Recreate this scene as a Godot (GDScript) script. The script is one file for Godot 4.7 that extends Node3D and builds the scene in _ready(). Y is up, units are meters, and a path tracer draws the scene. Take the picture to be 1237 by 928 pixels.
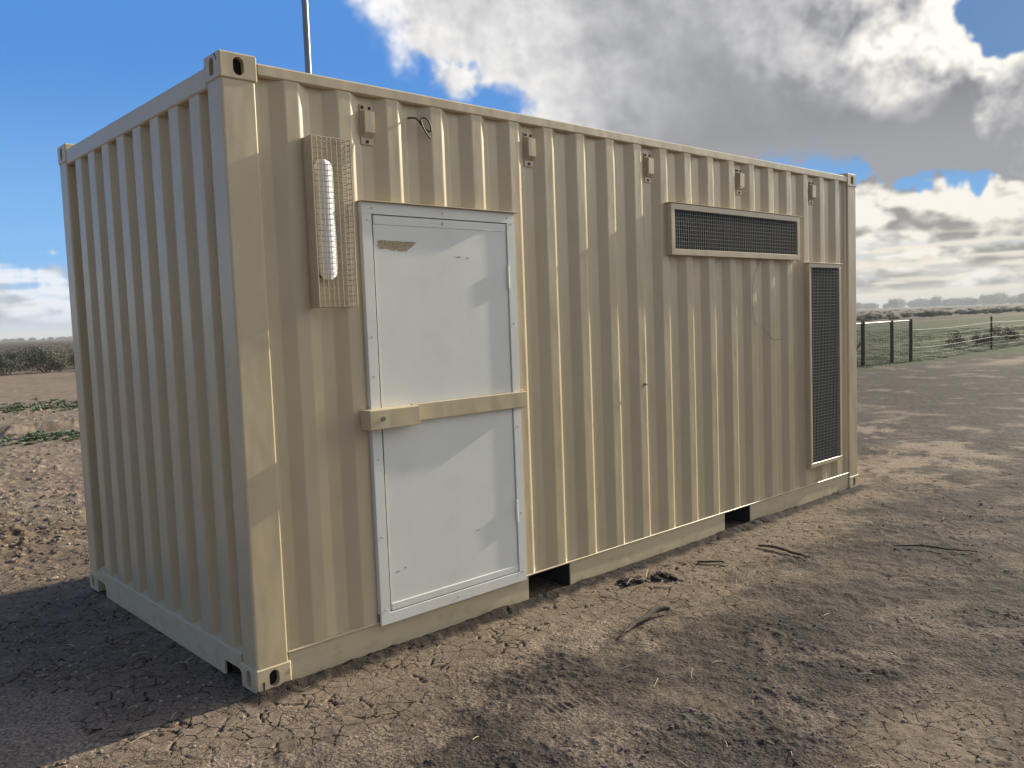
extends Node3D
# A beige shipping container with a white door on a dried mud flat, low sun from the right.

const CAM := Vector3(-1.662, 1.672, 3.594)
const LEN := 6.058
const HGT := 2.896
const WID := 2.438
var rng := RandomNumberGenerator.new()
var M := {}

# ------------------------------------------------------------------ helpers
class MB:
	var v := PackedVector3Array()
	var n := PackedVector3Array()
	var c := PackedColorArray()
	var ix := PackedInt32Array()
	func tri(a: Vector3, b: Vector3, d: Vector3) -> void:      # counter-clockwise seen from outside
		var nn := (b - a).cross(d - a).normalized()
		if nn == Vector3.ZERO: nn = Vector3.UP
		var k := v.size()
		v.append(a); v.append(b); v.append(d)
		n.append(nn); n.append(nn); n.append(nn)
		ix.append(k); ix.append(k + 2); ix.append(k + 1)
	func quad(a: Vector3, b: Vector3, d: Vector3, e: Vector3) -> void:
		var nn := (d - a).cross(e - b).normalized()
		if nn == Vector3.ZERO: nn = Vector3.UP
		quadn(a, b, d, e, nn, nn, nn, nn)
	func quadn(a: Vector3, b: Vector3, d: Vector3, e: Vector3, na: Vector3, nb: Vector3, nd: Vector3, ne: Vector3) -> void:
		var k := v.size()
		v.append(a); v.append(b); v.append(d); v.append(e)
		n.append(na); n.append(nb); n.append(nd); n.append(ne)
		ix.append(k); ix.append(k + 2); ix.append(k + 1)
		ix.append(k); ix.append(k + 3); ix.append(k + 2)
	func mesh() -> ArrayMesh:
		var a := []
		a.resize(Mesh.ARRAY_MAX)
		a[Mesh.ARRAY_VERTEX] = v
		a[Mesh.ARRAY_NORMAL] = n
		if c.size() == v.size() and c.size() > 0:
			a[Mesh.ARRAY_COLOR] = c
		a[Mesh.ARRAY_INDEX] = ix
		var m := ArrayMesh.new()
		m.add_surface_from_arrays(Mesh.PRIMITIVE_TRIANGLES, a)
		return m
	# bevelled box between two corners; skip = list of faces left out ("+x" ...)
	func box(lo: Vector3, hi: Vector3, b := 0.003, skip := [], t := Transform3D()) -> void:
		var ctr := (lo + hi) * 0.5
		var h := (hi - lo) * 0.5
		b = minf(b, minf(h.x, minf(h.y, h.z)) * 0.8)
		var P := func(sx: float, sy: float, sz: float, axis: int) -> Vector3:
			var p := Vector3(sx * h.x, sy * h.y, sz * h.z)
			if axis != 0: p.x -= sx * b
			if axis != 1: p.y -= sy * b
			if axis != 2: p.z -= sz * b
			return t * (ctr + p)
		for s in [-1.0, 1.0]:
			if not skip.has("+x" if s > 0 else "-x"):
				var f := [P.call(s, -s, -1, 0), P.call(s, s, -1, 0), P.call(s, s, 1, 0), P.call(s, -s, 1, 0)]
				quad(f[0], f[1], f[2], f[3])
			if not skip.has("+y" if s > 0 else "-y"):
				var f := [P.call(-1, s, -s, 1), P.call(-1, s, s, 1), P.call(1, s, s, 1), P.call(1, s, -s, 1)]
				quad(f[0], f[1], f[2], f[3])
			if not skip.has("+z" if s > 0 else "-z"):
				var f := [P.call(-s, -1, s, 2), P.call(s, -1, s, 2), P.call(s, 1, s, 2), P.call(-s, 1, s, 2)]
				quad(f[0], f[1], f[2], f[3])
		if b <= 0.0: return
		for s in [-1.0, 1.0]:
			for r in [-1.0, 1.0]:
				_edge(P.call(s, r, -1, 0), P.call(s, r, 1, 0), P.call(s, r, 1, 1), P.call(s, r, -1, 1), t * ctr)
				_edge(P.call(s, -1, r, 0), P.call(s, 1, r, 0), P.call(s, 1, r, 2), P.call(s, -1, r, 2), t * ctr)
				_edge(P.call(-1, s, r, 1), P.call(1, s, r, 1), P.call(1, s, r, 2), P.call(-1, s, r, 2), t * ctr)
				for q in [-1.0, 1.0]:
					var a: Vector3 = P.call(s, r, q, 0)
					var bb: Vector3 = P.call(s, r, q, 1)
					var cc: Vector3 = P.call(s, r, q, 2)
					if (bb - a).cross(cc - a).dot(a - t * ctr) < 0.0: tri(a, cc, bb)
					else: tri(a, bb, cc)
	func _edge(a: Vector3, b: Vector3, d: Vector3, e: Vector3, ctr: Vector3) -> void:
		if (d - a).cross(e - b).dot((a + d) * 0.5 - ctr) < 0.0: quad(a, e, d, b)
		else: quad(a, b, d, e)
	# prism of an outline (x,y counter-clockwise) from z0 to z1, put through t
	func prism(outline: PackedVector2Array, z0: float, z1: float, t := Transform3D()) -> void:
		var ti := Geometry2D.triangulate_polygon(outline)
		for k in range(0, ti.size(), 3):
			var a := outline[ti[k]]
			var b := outline[ti[k + 1]]
			var d := outline[ti[k + 2]]
			if (b - a).cross(d - a) < 0.0:
				var w := b; b = d; d = w
			tri(t * Vector3(a.x, a.y, z1), t * Vector3(b.x, b.y, z1), t * Vector3(d.x, d.y, z1))
			tri(t * Vector3(a.x, a.y, z0), t * Vector3(d.x, d.y, z0), t * Vector3(b.x, b.y, z0))
		var cw := Geometry2D.is_polygon_clockwise(outline)
		for k in outline.size():
			var a := outline[k]
			var b := outline[(k + 1) % outline.size()]
			if cw:
				var w := a; a = b; b = w
			quad(t * Vector3(a.x, a.y, z0), t * Vector3(b.x, b.y, z0), t * Vector3(b.x, b.y, z1), t * Vector3(a.x, a.y, z1))
	func tube(path: Array, radii, sides := 6, caps := true) -> void:
		var rings := []
		var up := Vector3(0.31, 0.87, 0.37).normalized()
		for k in path.size():
			var p: Vector3 = path[k]
			var d: Vector3 = (path[mini(k + 1, path.size() - 1)] - path[maxi(k - 1, 0)]).normalized()
			if absf(d.dot(up)) > 0.95: up = Vector3(0.9, 0.1, 0.4).normalized()
			var x := up.cross(d).normalized()
			var y := d.cross(x)
			up = y
			var r: float = radii[k] if radii is Array else radii
			var ring := []
			for s in sides:
				var an := TAU * s / sides
				ring.append([p + (x * cos(an) + y * sin(an)) * r, x * cos(an) + y * sin(an)])
			rings.append(ring)
		for k in path.size() - 1:
			for s in sides:
				var a = rings[k][s]; var b = rings[k][(s + 1) % sides]
				var d = rings[k + 1][(s + 1) % sides]; var e = rings[k + 1][s]
				quadn(a[0], b[0], d[0], e[0], a[1], b[1], d[1], e[1])
		if caps:
			for s in range(1, sides - 1):
				tri(rings[0][0][0], rings[0][s + 1][0], rings[0][s][0])
				tri(rings[-1][0][0], rings[-1][s][0], rings[-1][s + 1][0])
	func wire(a: Vector3, b: Vector3, r: float) -> void:   # thin four-sided bar
		var d := (b - a).normalized()
		var x := d.cross(Vector3(0.12, 0.33, 0.93)).normalized() * r
		var y := d.cross(x).normalized() * r
		var p := [x + y, y - x, -x - y, x - y]
		for k in 4:
			var q: Vector3 = p[k]; var w: Vector3 = p[(k + 1) % 4]
			quadn(a + q, a + w, b + w, b + q, q.normalized(), w.normalized(), w.normalized(), q.normalized())

func put(called: String, mb, mat: Material, parent: Node = self, at := Vector3.ZERO) -> MeshInstance3D:
	var o := MeshInstance3D.new()
	o.name = called
	o.mesh = mb.mesh() if mb is MB else mb
	o.material_override = mat
	o.position = at
	parent.add_child(o, true)
	return o

func tag(o: Node, label := "", category := "", group := "", kind := "") -> void:
	if label: o.set_meta("label", label)
	if category: o.set_meta("category", category)
	if group: o.set_meta("group", group)
	if kind: o.set_meta("kind", kind)

func thing(called: String, at: Vector3, label: String, category: String, group := "") -> Node3D:
	var o := Node3D.new()
	o.name = called
	o.position = at
	add_child(o, true)
	tag(o, label, category, group)
	return o

func noise(sd: int, freq: float, oct := 4, gain := 0.5, type := FastNoiseLite.TYPE_SIMPLEX_SMOOTH) -> FastNoiseLite:
	var f := FastNoiseLite.new()
	f.seed = sd
	f.noise_type = type
	f.frequency = freq
	f.fractal_type = FastNoiseLite.FRACTAL_FBM if oct > 1 else FastNoiseLite.FRACTAL_NONE
	f.fractal_octaves = oct
	f.fractal_gain = gain
	return f

func ss(a: float, b: float, x: float) -> float:
	return smoothstep(a, b, x)

func lin(r: float, g: float, b: float) -> Color:
	return Color(r, g, b).linear_to_srgb()

func mat(r: float, g: float, b: float, rough := 0.7, metal := 0.0) -> StandardMaterial3D:
	var m := StandardMaterial3D.new()
	m.albedo_color = lin(r, g, b)
	m.roughness = rough
	m.metallic = metal
	return m

func noise_tex(f: FastNoiseLite, size: int, stops: Array, seam := true) -> NoiseTexture2D:
	var t := NoiseTexture2D.new()
	t.width = size; t.height = size
	t.seamless = seam
	t.noise = f
	if stops.size():
		var g := Gradient.new()
		g.offsets = PackedFloat32Array(stops.map(func(s): return s[0]))
		g.colors = PackedColorArray(stops.map(func(s): return s[1]))
		t.color_ramp = g
	return t

# ------------------------------------------------------------------ sky
var n_a := noise(11, 7.0, 6, 0.52)
var n_b := noise(12, 20.0, 5, 0.55)
var n_c := noise(13, 2.6, 5, 0.5)
var n_d := noise(14, 1.0, 6, 0.55)
var n_w := noise(15, 9.0, 3, 0.5)
# the big cumulus: outline in degrees (azimuth from -z towards +x, elevation)
var cumulus := PackedVector2Array([Vector2(24, 40), Vector2(29, 26), Vector2(32.3, 21), Vector2(34.3, 18.4), Vector2(36.2, 16.4), Vector2(38.8, 14.6), Vector2(41.8, 13.6), Vector2(45.5, 10.9), Vector2(50, 9.0), Vector2(56, 8.3), Vector2(61, 8.6), Vector2(65, 8.5), Vector2(69, 8.1), Vector2(73, 6.4), Vector2(78, 6.4), Vector2(86, 7.5), Vector2(92, 10), Vector2(88, 13.5), Vector2(80, 13.6), Vector2(75.5, 12.9), Vector2(73.2, 14.0), Vector2(71.6, 15.8), Vector2(70.4, 18.2), Vector2(69.5, 21), Vector2(66, 27), Vector2(55, 36), Vector2(40, 44)])
# how light the cloud is here and there: az, el, reach, luminance
var shades := [[34, 20, 3, 0.78], [37, 17.2, 3, 0.80], [41, 18, 3.5, 0.74], [45, 19.5, 4, 0.72], [43, 15, 2.5, 0.80], [47, 15.5, 3, 0.68], [51, 18, 4, 0.42], [53, 20, 3, 0.44], [51, 14, 4, 0.44], [56, 14, 3, 0.38], [55, 11, 5, 0.27], [60, 11.5, 4, 0.30], [60, 19, 2.6, 0.52], [57, 17, 2.5, 0.38], [62, 16, 2.4, 0.55], [63.5, 18.5, 2.5, 0.50], [66, 17, 2.0, 0.84], [68, 15.5, 2.2, 0.95], [70, 14.5, 2, 0.85], [72.5, 12.6, 2.0, 1.0], [67, 13, 2.0, 0.55], [64, 13.5, 2.2, 0.62], [65, 10.8, 3.5, 0.24], [70, 10.5, 3, 0.24], [71, 8.6, 2.5, 0.26], [74, 10, 2.5, 0.36], [74, 8, 2.2, 0.45], [45, 27, 8, 0.5], [60, 28, 8, 0.55], [84, 10, 6, 0.6]]

func poly_dist(p: Vector2, poly: PackedVector2Array) -> float:   # negative inside
	var d := 1e9
	var inside := false
	var j := poly.size() - 1
	for i in poly.size():
		var a := poly[i]
		var b := poly[j]
		var e := b - a
		var w := p - a
		d = minf(d, (w - e * clampf(w.dot(e) / e.dot(e), 0.0, 1.0)).length_squared())
		if (a.y > p.y) != (b.y > p.y) and p.x < e.x * (p.y - a.y) / e.y + a.x:
			inside = not inside
		j = i
	return -sqrt(d) if inside else sqrt(d)

func over(base: Vector3, c: Vector3, a: float) -> Vector3:
	return base.lerp(c, a)

func sky_at(az: float, el: float) -> Vector3:
	var ra := deg_to_rad(az)
	var re := deg_to_rad(maxf(el, -2.0))
	var d := Vector3(sin(ra) * cos(re), sin(re), -cos(ra) * cos(re))
	# clear air: deep blue overhead, paler low down and towards the sun
	var sunward := maxf(0.0, d.dot(Vector3(0.92, 0.386, 0.06)))
	var t := pow(clampf(1.0 - el / 90.0, 0.0, 1.0), 1.0)
	var blue := Vector3(0.045, 0.19, 0.60).lerp(Vector3(0.085, 0.285, 0.72), ss(50.0, 14.0, el))
	blue = blue.lerp(Vector3(0.21, 0.50, 0.90), ss(17.0, 4.0, el))
	blue = blue.lerp(Vector3(0.50, 0.63, 0.78), ss(5.0, 0.0, el))
	blue = blue.lerp(Vector3(0.13, 0.24, 0.43), 0.75 * ss(0.72, 0.97, sunward) * ss(3.0, 12.0, el))
	blue = blue + Vector3(0.30, 0.25, 0.18) * pow(sunward, 40.0)
	var col := blue
	var w1 := n_w.get_noise_3dv(d * 1.0)
	# --- bands of low cloud towards the horizon
	var low := ss(11.0, 6.5, el)
	var f1 := n_c.get_noise_3d(d.x * 2.2, el * 0.30 + w1 * 0.15, d.z * 2.2)
	var f2 := n_b.get_noise_3d(d.x * 0.45, el * 0.055, d.z * 0.45)
	var right := ss(40.0, 60.0, az) * ss(130.0, 110.0, az)
	if low > 0.0:
		# cumulus bank above the horizon on the right
		var edge := 7.7 + 1.2 * n_w.get_noise_2d(az * 0.06, 3.0) - 0.11 * absf(az - 66.0) + 1.6 * n_b.get_noise_3d(d.x * 0.8, d.y * 0.8, d.z * 0.8)
		var bank := ss(-0.25, 0.35, edge - el) * right
		var fl := n_a.get_noise_3d(d.x * 1.3, d.y * 2.6, d.z * 1.3)
		var fl2 := n_a.get_noise_3d(d.x * 1.3 + 0.02, d.y * 2.6 + 0.025, d.z * 1.3)
		var lit := clampf(0.74 + 1.9 * (fl - fl2) + 0.24 * ss(1.8, 0.1, edge - el) + 0.25 * f2, 0.32, 1.0)
		lit = lerpf(lit, 0.42, 0.6 * ss(0.05, 0.3, -f1) * ss(4.9, 4.1, el))
		col = over(col, Vector3(0.99, 0.93, 0.82) * lit + Vector3(0.0, 0.008, 0.03), bank)
		# streaks of blue-grey between cream rolls
		var st := n_c.get_noise_3d(d.x * 2.0, el * 0.55, d.z * 2.0) + 0.5 * f2
		var stre := ss(0.02, 0.22, st) * ss(4.4, 3.4, el) * right
		col = over(col, Vector3(0.50, 0.56, 0.62), 0.62 * stre)
		var roll := ss(0.06, 0.3, n_c.get_noise_3d(d.x * 2.0 + 7.0, el * 0.62, d.z * 2.0) + 0.45 * f2) * ss(4.8, 3.8, el)
		col = over(col, Vector3(0.95, 0.87, 0.72), 0.8 * roll * right)
		col = over(col, Vector3(0.93, 0.83, 0.68), 0.72 * right * ss(1.15, 0.75, el + 0.3 * f2))
		# small heaps low on the left
		var lb := 4.1 + 1.2 * n_w.get_noise_2d(az * 0.11, 9.0) + 2.0 * f2
		var la := ss(-0.3, 0.9, lb - el) * (1.0 - right) * ss(-0.5, 0.15, f1 + 0.5 * f2 + 0.25)
		var ll := clampf(0.72 + 1.6 * (fl - fl2) + 0.5 * f2, 0.48, 0.98)
		col = over(col, Vector3(0.93, 0.95, 0.97) * ll + Vector3(0.0, 0.01, 0.05), la * lerpf(0.35, 0.9, ss(0.6, 1.8, el)))
	# --- the rest of the sky, outside the picture: unseen cumulus, brightness shaped to light the container
	var far_out := maxf(ss(14.0, 30.0, absf(az - 46.0) - 34.0), ss(28.0, 42.0, el))
	if far_out > 0.0 and el > 4.0:
		var g := n_d.get_noise_3d(d.x * 1.6, d.y * 2.6, d.z * 1.6) + 0.30 * n_a.get_noise_3dv(d * 0.8) + 0.15 + 0.16 * cos(deg_to_rad(az - 140.0)) * cos(re)
		var ga := ss(-0.02, 0.16, g) * ss(4.0, 9.0, el) * far_out
		var gl := clampf(0.92 - 1.1 * maxf(g - 0.12, 0.0) + 1.1 * (n_a.get_noise_3dv(d) - n_a.get_noise_3dv(d + Vector3(0.03, 0.02, 0.0))), 0.5, 1.15)
		gl *= (0.42 + 1.0 * pow(maxf(0.0, cos(deg_to_rad(az - 122.0))), 2.0) + 5.0 * pow(sunward, 8.0)) * lerpf(1.0, 0.5, ss(35.0, 65.0, el))
		col = over(col, Vector3(0.99, 0.985, 0.90) * gl, ga)
	# --- the big cumulus
	if el > 3.0 and el < 50.0 and az > 10.0 and az < 110.0:
		var p := Vector2(az, el)
		var pd := poly_dist(p, cumulus)
		if pd < 5.0:
			var na := n_a.get_noise_3dv(d)
			var nb := n_b.get_noise_3dv(d)
			var crisp := ss(58.0, 68.0, az)
			var fld := -pd + 2.3 * na + lerpf(1.0, 0.75, crisp) * nb
			var hole := ss(1.8, 0.1, Vector2((az - 40.5) * 0.7, (el - 16.6) * 1.5).length() + 2.2 * nb) * 1.7 + ss(2.4, 0.3, Vector2((az - 43.4) * 0.7, (el - 14.5) * 1.5).length() + 2.0 * nb) * 1.8
			fld -= hole * (1.0 + 1.2 * nb)
			var a := ss(lerpf(-0.2, -0.06, crisp), lerpf(1.7, 0.28, crisp), fld)
			a = a * lerpf(ss(-1.3, 1.8, fld), 1.0, maxf(crisp, ss(0.6, 2.0, fld)))
			if a > 0.0:
				var num := 0.0
				var den := 0.0
				var wq := p + Vector2(na * 2.6 + nb * 0.8, n_w.get_noise_3d(d.x, d.y + 5.0, d.z) * 2.0 + nb * 0.5)
				for s in shades:
					var q: float = ((wq.x - s[0]) * (wq.x - s[0]) + (wq.y - s[1]) * (wq.y - s[1])) / (s[2] * s[2])
					var ww := exp(-q * 1.6)
					num += ww * s[3]
					den += ww
				var lum := num / maxf(den, 1e-5) if den > 1e-5 else 0.5
				var e := Vector3(0.012, 0.012, 0.004)
				var relief := (na - n_a.get_noise_3dv(d + e)) * 1.5 + (nb - n_b.get_noise_3dv(d + e * 0.5)) * 0.75
				lum *= 1.0 + clampf(relief, -0.6, 0.75) * lerpf(0.38, 1.0, crisp) * ss(0.2, 0.5, lum)
				lum *= lerpf(1.10, 1.0, crisp)
				lum += 0.30 * ss(1.3, 0.1, fld) * crisp * ss(11.0, 13.0, el)
				lum = clampf(lum, lerpf(0.36, 0.22, ss(9.0, 15.0, el)), 1.05)
				var tint := Vector3(0.96, 0.97, 1.03).lerp(Vector3(1.0, 0.965, 0.89), ss(0.3, 0.9, lum) * lerpf(0.5, 1.0, crisp))
				col = over(col, tint * lum, a)
	return Vector3(maxf(col.x, 0.01), maxf(col.y, 0.01), maxf(col.z, 0.01))

func paint_sky(img: Image, x0: int, y0: int, w: int, h: int, W: int, H: int) -> void:
	var buf := PackedFloat32Array()
	buf.resize(w * h * 3)
	var k := 0
	var ground := Vector3(0.2, 0.18, 0.16)
	for y in h:
		var el := 90.0 - (y0 + y + 0.5) * 180.0 / H
		for x in w:
			var c := ground
			if el > -1.5:
				c = sky_at(wrapf((x0 + x + 0.5) * 360.0 / W, -180.0, 180.0), el)
			buf[k] = c.x; buf[k + 1] = c.y; buf[k + 2] = c.z
			k += 3
	img.set_data(w, h, false, Image.FORMAT_RGBF, buf.to_byte_array())

func make_sky() -> ImageTexture:
	var W := 4096
	var H := 2048
	var base := Image.new()
	paint_sky(base, 0, 0, 768, 384, 768, 384)
	base.resize(W, H, Image.INTERPOLATE_CUBIC)
	# the same sky in finer steps where clouds are looked at
	var x0 := int(4.0 / 360.0 * W)
	var x1 := int(82.0 / 360.0 * W)
	var y0 := int((90.0 - 25.0) / 180.0 * H)
	var y1 := int((90.0 + 0.8) / 180.0 * H)
	var fine := Image.new()
	paint_sky(fine, x0, y0, x1 - x0, y1 - y0, W, H)
	base.blit_rect(fine, Rect2i(0, 0, x1 - x0, y1 - y0), Vector2i(x0, y0))
	return ImageTexture.create_from_image(base)

# ------------------------------------------------------------------ materials
func make_materials() -> void:
	var w := Color.WHITE
	# paint: beige enamel on steel, faintly chalky and dusty
	var tone := noise_tex(noise(21, 0.012, 5, 0.55), 512, [[0.0, Color(0.95, 0.945, 0.935)], [0.45, Color(0.98, 0.978, 0.975)], [1.0, w]])
	var rough := noise_tex(noise(22, 0.02, 5, 0.6), 512, [[0.0, Color(0.72, 0.72, 0.72)], [1.0, w]])
	var hgt := noise_tex(noise(23, 0.010, 3, 0.4), 512, [])
	var paint := mat(0.590, 0.478, 0.308, 0.38)
	paint.albedo_texture = tone
	paint.roughness_texture = rough
	paint.heightmap_enabled = true
	paint.heightmap_texture = hgt
	paint.heightmap_scale = 0.25
	paint.uv1_triplanar = true
	paint.uv1_world_triplanar = true
	paint.uv1_scale = Vector3(0.9, 0.35, 0.9)
	M.paint = paint
	var dusty: StandardMaterial3D = paint.duplicate()      # the sills: mud splash in patches
	var splash := noise_tex(noise(24, 0.016, 6, 0.62), 512, [[0.0, Color(0.90, 0.88, 0.85)], [0.28, Color(0.97, 0.96, 0.95)], [0.42, Color(0.99, 0.99, 0.985)], [1.0, w]])
	dusty.albedo_texture = splash
	dusty.roughness = 0.75
	dusty.uv1_scale = Vector3(0.7, 1.2, 0.7)
	M.sill = dusty
	var white := mat(0.80, 0.785, 0.72, 0.55)
	white.albedo_texture = noise_tex(noise(25, 0.008, 6, 0.6), 512, [[0.0, Color(0.96, 0.957, 0.95)], [0.35, Color(0.985, 0.983, 0.98)], [1.0, w]])
	white.roughness_texture = rough
	white.heightmap_enabled = true
	white.heightmap_texture = hgt
	white.heightmap_scale = 0.06
	white.uv1_triplanar = true
	white.uv1_world_triplanar = true
	white.uv1_scale = Vector3(0.6, 0.6, 0.6)
	M.white = white
	var residue := mat(0.50, 0.40, 0.26, 0.9)
	residue.albedo_texture = noise_tex(noise(26, 0.05, 5, 0.6), 256, [[0.0, Color(0.6, 0.55, 0.5)], [0.6, w], [1.0, w]])
	residue.uv1_triplanar = true
	residue.uv1_world_triplanar = true
	residue.uv1_scale = Vector3(6, 6, 6)
	M.residue = residue
	M.scuff = mat(0.42, 0.39, 0.35, 0.8)
	M.galv = mat(0.55, 0.55, 0.54, 0.45, 0.6)
	M.mesh_wire = mat(0.36, 0.35, 0.32, 0.6, 0.1)
	M.cage_wire = mat(0.38, 0.33, 0.24, 0.7, 0.0)
	M.steel = mat(0.5, 0.5, 0.5, 0.25, 1.0)
	M.black = mat(0.007, 0.007, 0.008, 0.9)
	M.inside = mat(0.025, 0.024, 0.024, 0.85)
	M.rubber = mat(0.015, 0.015, 0.016, 0.55)
	M.screw = mat(0.58, 0.57, 0.53, 0.6, 0.1)
	var lamp := mat(0.66, 0.67, 0.72, 0.55)
	lamp.subsurf_scatter_enabled = true
	lamp.subsurf_scatter_strength = 0.3
	M.lamp = lamp
	M.mast = mat(0.20, 0.21, 0.23, 0.35, 0.7)
	var bark := mat(0.085, 0.06, 0.045, 0.9)
	bark.albedo_texture = noise_tex(noise(27, 0.03, 5, 0.6), 256, [[0.0, Color(0.5, 0.48, 0.46)], [1.0, w]])
	bark.heightmap_enabled = true
	bark.heightmap_texture = noise_tex(noise(28, 0.05, 4, 0.6), 256, [])
	bark.heightmap_scale = 0.5
	bark.uv1_triplanar = true
	bark.uv1_world_triplanar = true
	bark.uv1_scale = Vector3(9, 3, 9)
	bark.albedo_color = lin(0.13, 0.10, 0.078)
	M.bark = bark
	M.straw = mat(0.50, 0.42, 0.28, 0.8)
	M.post = mat(0.18, 0.138, 0.110, 0.9)
	M.post.albedo_texture = bark.albedo_texture
	M.post.uv1_triplanar = true
	M.rail = mat(0.62, 0.60, 0.56, 0.5, 0.2)
	M.fence_wire = mat(0.5, 0.5, 0.48, 0.6, 0.2)
	M.thin_wire = mat(0.17, 0.15, 0.13, 0.6, 0.1)
	M.picket = mat(0.035, 0.033, 0.035, 0.7)
	# soil: the mesh carries the colours of the land, textures the grain
	var soil := mat(1, 1, 1, 0.92)
	soil.vertex_color_use_as_albedo = true
	soil.metallic_specular = 0.25
	soil.albedo_texture = noise_tex(noise(31, 0.09, 5, 0.75), 1024, [[0.0, Color(0.45, 0.43, 0.42)], [0.30, Color(0.70, 0.69, 0.68)], [0.5, Color(0.88, 0.875, 0.87)], [0.68, Color(1, 1, 0.99)], [1.0, w]])
	soil.heightmap_enabled = true
	soil.heightmap_texture = noise_tex(noise(32, 0.11, 6, 0.75), 1024, [])
	soil.heightmap_scale = 0.85
	soil.uv1_triplanar = true
	soil.uv1_world_triplanar = true
	soil.uv1_scale = Vector3(0.42, 0.42, 0.42)
	soil.detail_enabled = true
	soil.detail_blend_mode = BaseMaterial3D.BLEND_MODE_MUL
	soil.detail_albedo = noise_tex(noise(33, 0.13, 5, 0.8), 1024, [[0.0, Color(0.60, 0.585, 0.575)], [0.3, Color(0.78, 0.775, 0.77)], [0.52, Color(0.87, 0.868, 0.865)], [0.66, Color(0.91, 0.91, 0.91)], [0.76, w], [1.0, w]])
	soil.detail_uv_layer = BaseMaterial3D.DETAIL_UV_2
	soil.uv2_triplanar = true
	soil.uv2_world_triplanar = true
	soil.uv2_scale = Vector3(0.31, 0.31, 0.31)
	M.soil = soil
	var crust: StandardMaterial3D = soil.duplicate()
	var ct := crust_textures(1536)
	crust.albedo_texture = ct[0]
	crust.heightmap_texture = ct[1]
	crust.heightmap_scale = 1.0
	crust.uv1_scale = Vector3(1.0 / 3.0, 1.0 / 3.0, 1.0 / 3.0)
	M.crust = crust
	var clod := mat(1, 1, 1, 0.95)
	clod.vertex_color_use_as_albedo = true
	M.clod = clod
	var mud := mat(0.035, 0.029, 0.024, 0.85)
	mud.albedo_texture = soil.albedo_texture
	mud.heightmap_enabled = true
	mud.heightmap_texture = soil.heightmap_texture
	mud.heightmap_scale = 1.5
	mud.uv1_triplanar = true
	mud.uv1_world_triplanar = true
	mud.uv1_scale = Vector3(1.2, 1.2, 1.2)
	M.mud = mud
	var leaf := mat(1, 1, 1, 0.75)
	leaf.vertex_color_use_as_albedo = true
	leaf.backlight_enabled = true
	leaf.backlight = Color(0.12, 0.12, 0.10)
	M.leaf = leaf

# drying cracks of two sizes with grain between them: colour and height in one pass
func crust_textures(n: int) -> Array:
	var fa := noise(51, 33.0 / n, 1, 0.5, FastNoiseLite.TYPE_CELLULAR)
	var fb := noise(52, 88.0 / n, 1, 0.5, FastNoiseLite.TYPE_CELLULAR)
	for f in [fa, fb]:
		f.cellular_distance_function = FastNoiseLite.DISTANCE_EUCLIDEAN
		f.cellular_return_type = FastNoiseLite.RETURN_DISTANCE2_SUB
		f.cellular_jitter = 1.0
		f.domain_warp_enabled = true
		f.domain_warp_type = FastNoiseLite.DOMAIN_WARP_SIMPLEX
		f.domain_warp_fractal_type = FastNoiseLite.DOMAIN_WARP_FRACTAL_PROGRESSIVE
		f.domain_warp_fractal_octaves = 4
		f.domain_warp_amplitude = 30.0
		f.domain_warp_frequency = 0.016
	fb.domain_warp_amplitude = 14.0
	fb.domain_warp_frequency = 0.03
	var A: PackedByteArray = fa.get_seamless_image(n, n, false, false, 0.08, false).get_data()
	var B: PackedByteArray = fb.get_seamless_image(n, n, false, false, 0.08, false).get_data()
	var W: PackedByteArray = noise(53, 9.0 / n, 4, 0.6).get_seamless_image(n, n, false, false, 0.1, true).get_data()
	var G: PackedByteArray = noise(54, 0.16, 4, 0.75).get_seamless_image(n, n, false, false, 0.1, true).get_data()
	var D: PackedByteArray = noise(55, 0.022, 4, 0.6).get_seamless_image(n, n, false, false, 0.1, true).get_data()
	var col := PackedByteArray()
	var hgt := PackedByteArray()
	col.resize(n * n * 3)
	hgt.resize(n * n)
	for k in n * n:
		var w := W[k] / 255.0
		var a := A[k] / 255.0 * 2.0
		var b := B[k] / 255.0 * 2.0
		var ca := clampf(1.0 - a / (0.011 + 0.145 * maxf(0.0, w - 0.38)), 0.0, 1.0)
		var cb := clampf(1.0 - b / (0.011 + 0.17 * maxf(0.0, 0.54 - w)), 0.0, 1.0) * 0.65
		var c := maxf(minf(1.0, ca * 1.6), minf(1.0, cb * 1.5) * clampf((D[k] / 255.0 - 0.35) * 5.0, 0.0, 1.0))
		var g := G[k] / 255.0
		var t := (0.74 + 0.26 * g) * (0.86 + 0.14 * D[k] / 255.0) * (1.0 - 0.84 * c)
		col[k * 3] = int(255.0 * t)
		col[k * 3 + 1] = int(252.0 * t)
		col[k * 3 + 2] = int(249.0 * t)
		hgt[k] = int(255.0 * clampf(0.62 + 0.22 * (g - 0.5) + 0.22 * (D[k] / 255.0 - 0.5) - 0.5 * c, 0.0, 1.0))
	return [ImageTexture.create_from_image(Image.create_from_data(n, n, false, Image.FORMAT_RGB8, col)), ImageTexture.create_from_image(Image.create_from_data(n, n, false, Image.FORMAT_L8, hgt))]

# ------------------------------------------------------------------ ground
var g_big := noise(41, 0.10, 3)
var g_mid := noise(42, 0.8, 4, 0.55)
var g_fine := noise(43, 7.0, 4, 0.6)
var g_clod := noise(44, 14.0, 3, 0.6)
var g_patch := noise(45, 0.55, 5, 0.6)
var g_wx := noise(46, 5.0, 3)
var g_far := noise(49, 0.03, 4, 0.55)
var g_crack: FastNoiseLite

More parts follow.
